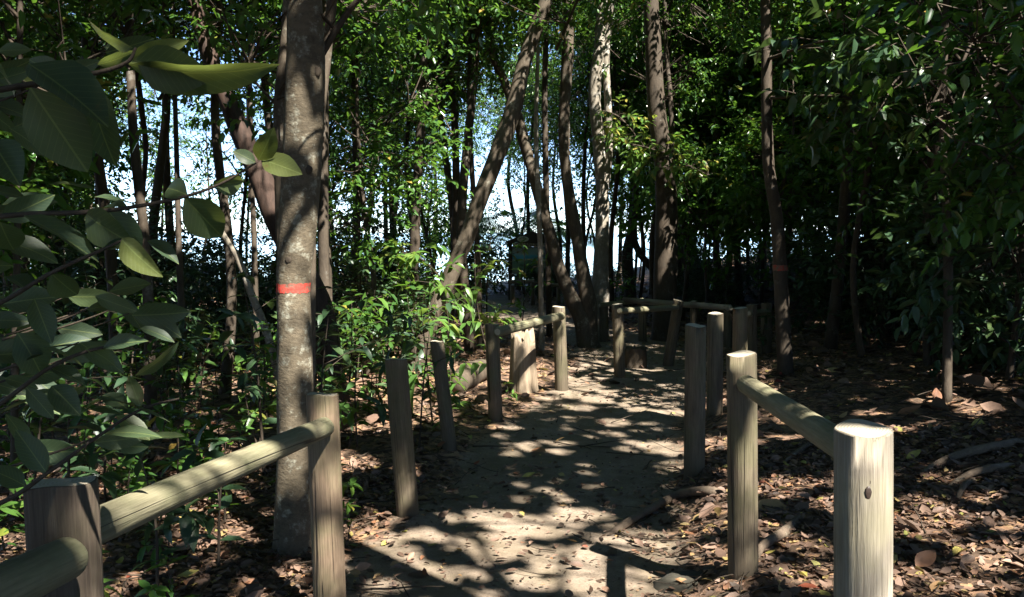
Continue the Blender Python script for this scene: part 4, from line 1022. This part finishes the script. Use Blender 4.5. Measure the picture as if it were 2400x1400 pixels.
# ------------------------------------------------------------------ large leaves reaching in from the left
def near_shrub():
    rg = np.random.default_rng(77); base = np.array([-1.75, 1.55, float(ground(-1.75, 1.55))])
    root = empty('broadleaf_shrub', base, 'large-leaved dark shrub reaching in at the left edge over the handrail', 'shrub'); g = Geo(); lv = Leaves()
    def leaf(a, b, Y, wd, rnd, face=0., fold=.2, droop=.12, dy=0.):
        p, q = P(*a, Y), P(*b, Y + dy); L = np.linalg.norm(q - p)
        toward = unit(np.array([0, 0, CAMZ]) - p)
        nn = unit(toward * (1 - abs(face)) + np.array([0, 0, face]) + .15 * rg.normal(size=3))
        lv.add([p], [q - p], [nn], L, wd / F * Y, rnd, fold, droop)
    def branch(pts, Y, r0, r1, dy=0):
        W = [P(x, y, Y + dy * i) for i, (x, y) in enumerate(pts)]; p, r = smooth_line(W, np.linspace(r0, r1, len(W)), 24); tube(g, p, r, 7, .1, 4)
    branch([(-260, 300), (-60, 225), (120, 190), (240, 168), (300, 145), (318, 112)], 1.35, .006, .0022)
    branch([(-260, 560), (0, 508), (200, 498), (310, 486), (430, 462), (520, 430), (600, 382)], 1.5, .0055, .0018)
    branch([(-240, 800), (-20, 720), (120, 640), (230, 590), (290, 562)], 1.45, .005, .002)
    branch([(-240, 1080), (-20, 960), (120, 860), (240, 815), (330, 820)], 1.6, .0055, .002)
    branch([(-220, 1250), (0, 1180), (110, 1110), (220, 1030), (330, 960), (420, 935)], 1.7, .006, .002)
    # leaves: base pixel, tip pixel, depth, width px, tone, facing
    for L in [((300, 150), (608, 236), 1.35, 118, .62, -.5), ((318, 142), (470, 190), 1.34, 112, .60, -.4), ((312, 112), (190, 62), 1.37, 66, .55, -.4),
              ((150, 185), (62, 138), 1.36, 60, .3, .3), ((66, 150), (252, 262), 1.3, 130, .2, .5), ((70, 205), (205, 405), 1.3, 135, .6, -.35),
              ((200, 175), (250, 395), 1.33, 95, .15, .3), ((300, 150), (430, 95), 1.5, 50, .97, .3),
              ((55, 506), (242, 598), 1.45, 92, .25, .6), ((200, 500), (285, 575), 1.5, 92, .6, -.3), ((250, 492), (350, 598), 1.5, 80, .1, .3),
              ((300, 486), (200, 470), 1.52, 40, .3, .6), ((432, 462), (526, 566), 1.5, 92, .6, -.3), ((440, 458), (376, 428), 1.5, 58, .5, .2), ((500, 432), (580, 432), 1.5, 52, .7, -.2),
              ((606, 376), (640, 312), 1.5, 52, .94, -.2), ((612, 374), (702, 402), 1.5, 58, .9, -.2), ((600, 382), (548, 352), 1.5, 34, .5, .5),
              ((0, 520), (30, 600), 1.45, 80, .6, -.3), ((110, 432), (216, 424), 1.55, 28, .7, .6), ((220, 462), (322, 462), 1.55, 30, .35, .6), ((20, 300), (118, 352), 1.4, 52, .2, .4),
              ((-30, 140), (60, 205), 1.4, 60, .2, .5), ((285, 560), (348, 640), 1.45, 62, .92, -.2), ((240, 588), (325, 560), 1.45, 36, .3, .6), ((120, 640), (180, 700), 1.45, 70, .6, -.2), ((60, 680), (10, 620), 1.45, 70, .2, .3),
              ((345, 565), (420, 600), 1.48, 40, .3, .5), ((-20, 330), (40, 420), 1.35, 90, .15, .3),
              ((-40, 835), (95, 820), 1.6, 62, .3, .5), ((100, 815), (205, 832), 1.6, 22, .85, .6), ((200, 815), (276, 845), 1.6, 44, .75, .5), ((40, 780), (110, 880), 1.6, 90, .1, .3), ((80, 700), (120, 800), 1.6, 60, .2, -.2),
              ((110, 860), (200, 890), 1.62, 44, .3, .6), ((240, 815), (330, 790), 1.6, 40, .3, .4), ((120, 905), (180, 960), 1.62, 60, .15, .2),
              ((200, 930), (406, 944), 1.66, 16, .4, .9), ((300, 960), (230, 900), 1.7, 44, .3, .4), ((330, 955), (300, 880), 1.7, 36, .8, -.3), ((110, 1110), (40, 1010), 1.7, 60, .2, .4), ((60, 1140), (-20, 1090), 1.7, 56, .3, .4), ((240, 1015), (160, 985), 1.7, 44, .2, .6)]:
        leaf(*L, droop=rg.uniform(.1, .4), fold=rg.uniform(.15, .6), dy=rg.uniform(-.06, .06))
    for k in range(110):   # the deeper shaded leaves of the same shrub
        px, py = rg.uniform(-160, 330), rg.uniform(90, 1080); Y = rg.uniform(1.9, 3.0)
        if px > 40 and 200 < py < 680: continue
        a = rg.uniform(-.6, .9); l = rg.uniform(85, 150)
        l *= 1.1
        leaf((px, py), (px + l * math.cos(a) * .8, py + l * math.sin(a) * .8), Y, .8 * l * rg.uniform(.35, .55), float(np.clip(rg.normal(.35, .22), 0, .97)), rg.uniform(-.5, .7), droop=rg.uniform(.05, .35))
        if k % 3 == 0: branch([(px - 260, py + 90), (px - 90, py + 35), (px, py)], Y, .004, .0016)
    # main stems off frame
    for t in ((-.0, 0, 1.9), (.25, .1, 1.55), (-.1, .3, 1.35)):
        p, r = smooth_line([base + np.array([0, 0, -.1]), base + np.array(t) * .5 + np.array([-.1, 0, 0]), base + np.array(t)], [.025, .018, .01], 20); tube(g, p, r, 8, .1, 3)
    obj('branches', g.mesh('branches', M['bark_twig'], True, base), root)
    obj('foliage', lv.mesh('foliage', M['leaf_big'], HI, base, wavy=.022), root)
near_shrub()

# ------------------------------------------------------------------ unseen trees added around the viewpoint (their crowns shade the path)
def shade_tree(i, x, y, H, tr, cz, rx, rz, ncl, label, of):
    root = empty('shade_tree', (x, y, float(ground(x, y))), label, 'tree', 'unseen trees added to shade the path')
    rg = random.Random(i); b = [(0, 0, -.2), (rg.uniform(-.1, .1), rg.uniform(-.1, .1), H * .3), (rg.uniform(-.2, .2) + of[0] * .6, rg.uniform(-.2, .2) + of[1] * .6, H * .65), (of[0], of[1], H)]
    obj('trunk', trunk_mesh('trunk', b, [tr * 1.2, tr, tr * .8, tr * .4], M['bark_mid'], 12, 24, .12, i), root)
    lv, g = crown_parts(500 + i, z0=cz - rz * .8, cz=cz, rx=rx, rz=rz, nclump=ncl, per=10, L=.19, twig=.6, asp=.5, yel=.02, limbs=16, tr=.06, gaps=.30, sub=4)
    o3 = np.array([of[0], of[1], 0]); obj('branches', g.mesh('branches', M['bark_twig']), root, o3)
    obj('crown', lv.mesh('crown', M['leaf'], LOW, keep=keep_for(np.array(root.location) + o3)), root, o3)
ST = [(3.3, -.6, 6.5), (5.6, 2.6, 6.8), (1.2, -4.2, 7), (7.8, 6.2, 6.8), (6.8, -2.4, 7.4), (-2.8, -2.2, 6.6), (-4.2, 2.2, 6.2), (10.5, 2.5, 7.2), (4.2, -6, 7.6), (-6, 6.0, 6.6), (10.8, 9.5, 7.0), (1.6, -1.8, 8.2), (9.8, 10.2, 8.6), (13, 13.5, 8.8), (12.5, 7, 8.6), (17, 18, 9), (8.8, 13.8, 9.4), (2.2, .9, 6.9, -1.3, 1.3), (-2.6, 1.2, 6.8, 2.0, 2.0)]
for i, (x, y, cz, *of) in enumerate(ST):
    shade_tree(i, x, y, cz + 1, .11, cz, 2.4 if of else 3.0, 1.6 if of else 1.9, 280 if of else 420, 'tall unseen tree added so that its crown shades the scene', of or (0, 0))
rb = random.Random(3)
for k in range(46):   # more of the wood, unseen, added round the viewpoint to block low sky light
    a = rb.uniform(2.2, 7.2); d = rb.uniform(7.5, 16)
    x, y = d * math.cos(a) * 1.15, d * math.sin(a)
    if y > 0 and abs(x) < .75 * y + 2.5: continue
    plant('slim' if k % 2 else 'tall', rb.randrange(9), x, y, rb.uniform(0, 6.28), rb.uniform(1.1, 1.5), 'unseen leafy tree of the wood, added to block low sky light', 'tree', 'unseen trees of the wood added to block low sky light')
for k, l in PROTO.items():
    for r in l:
        if not r['_used']:
            for c in list(r.children): bpy.data.objects.remove(c)
            bpy.data.objects.remove(r)
for o in bpy.data.objects:
    if '_used' in o: del o['_used']
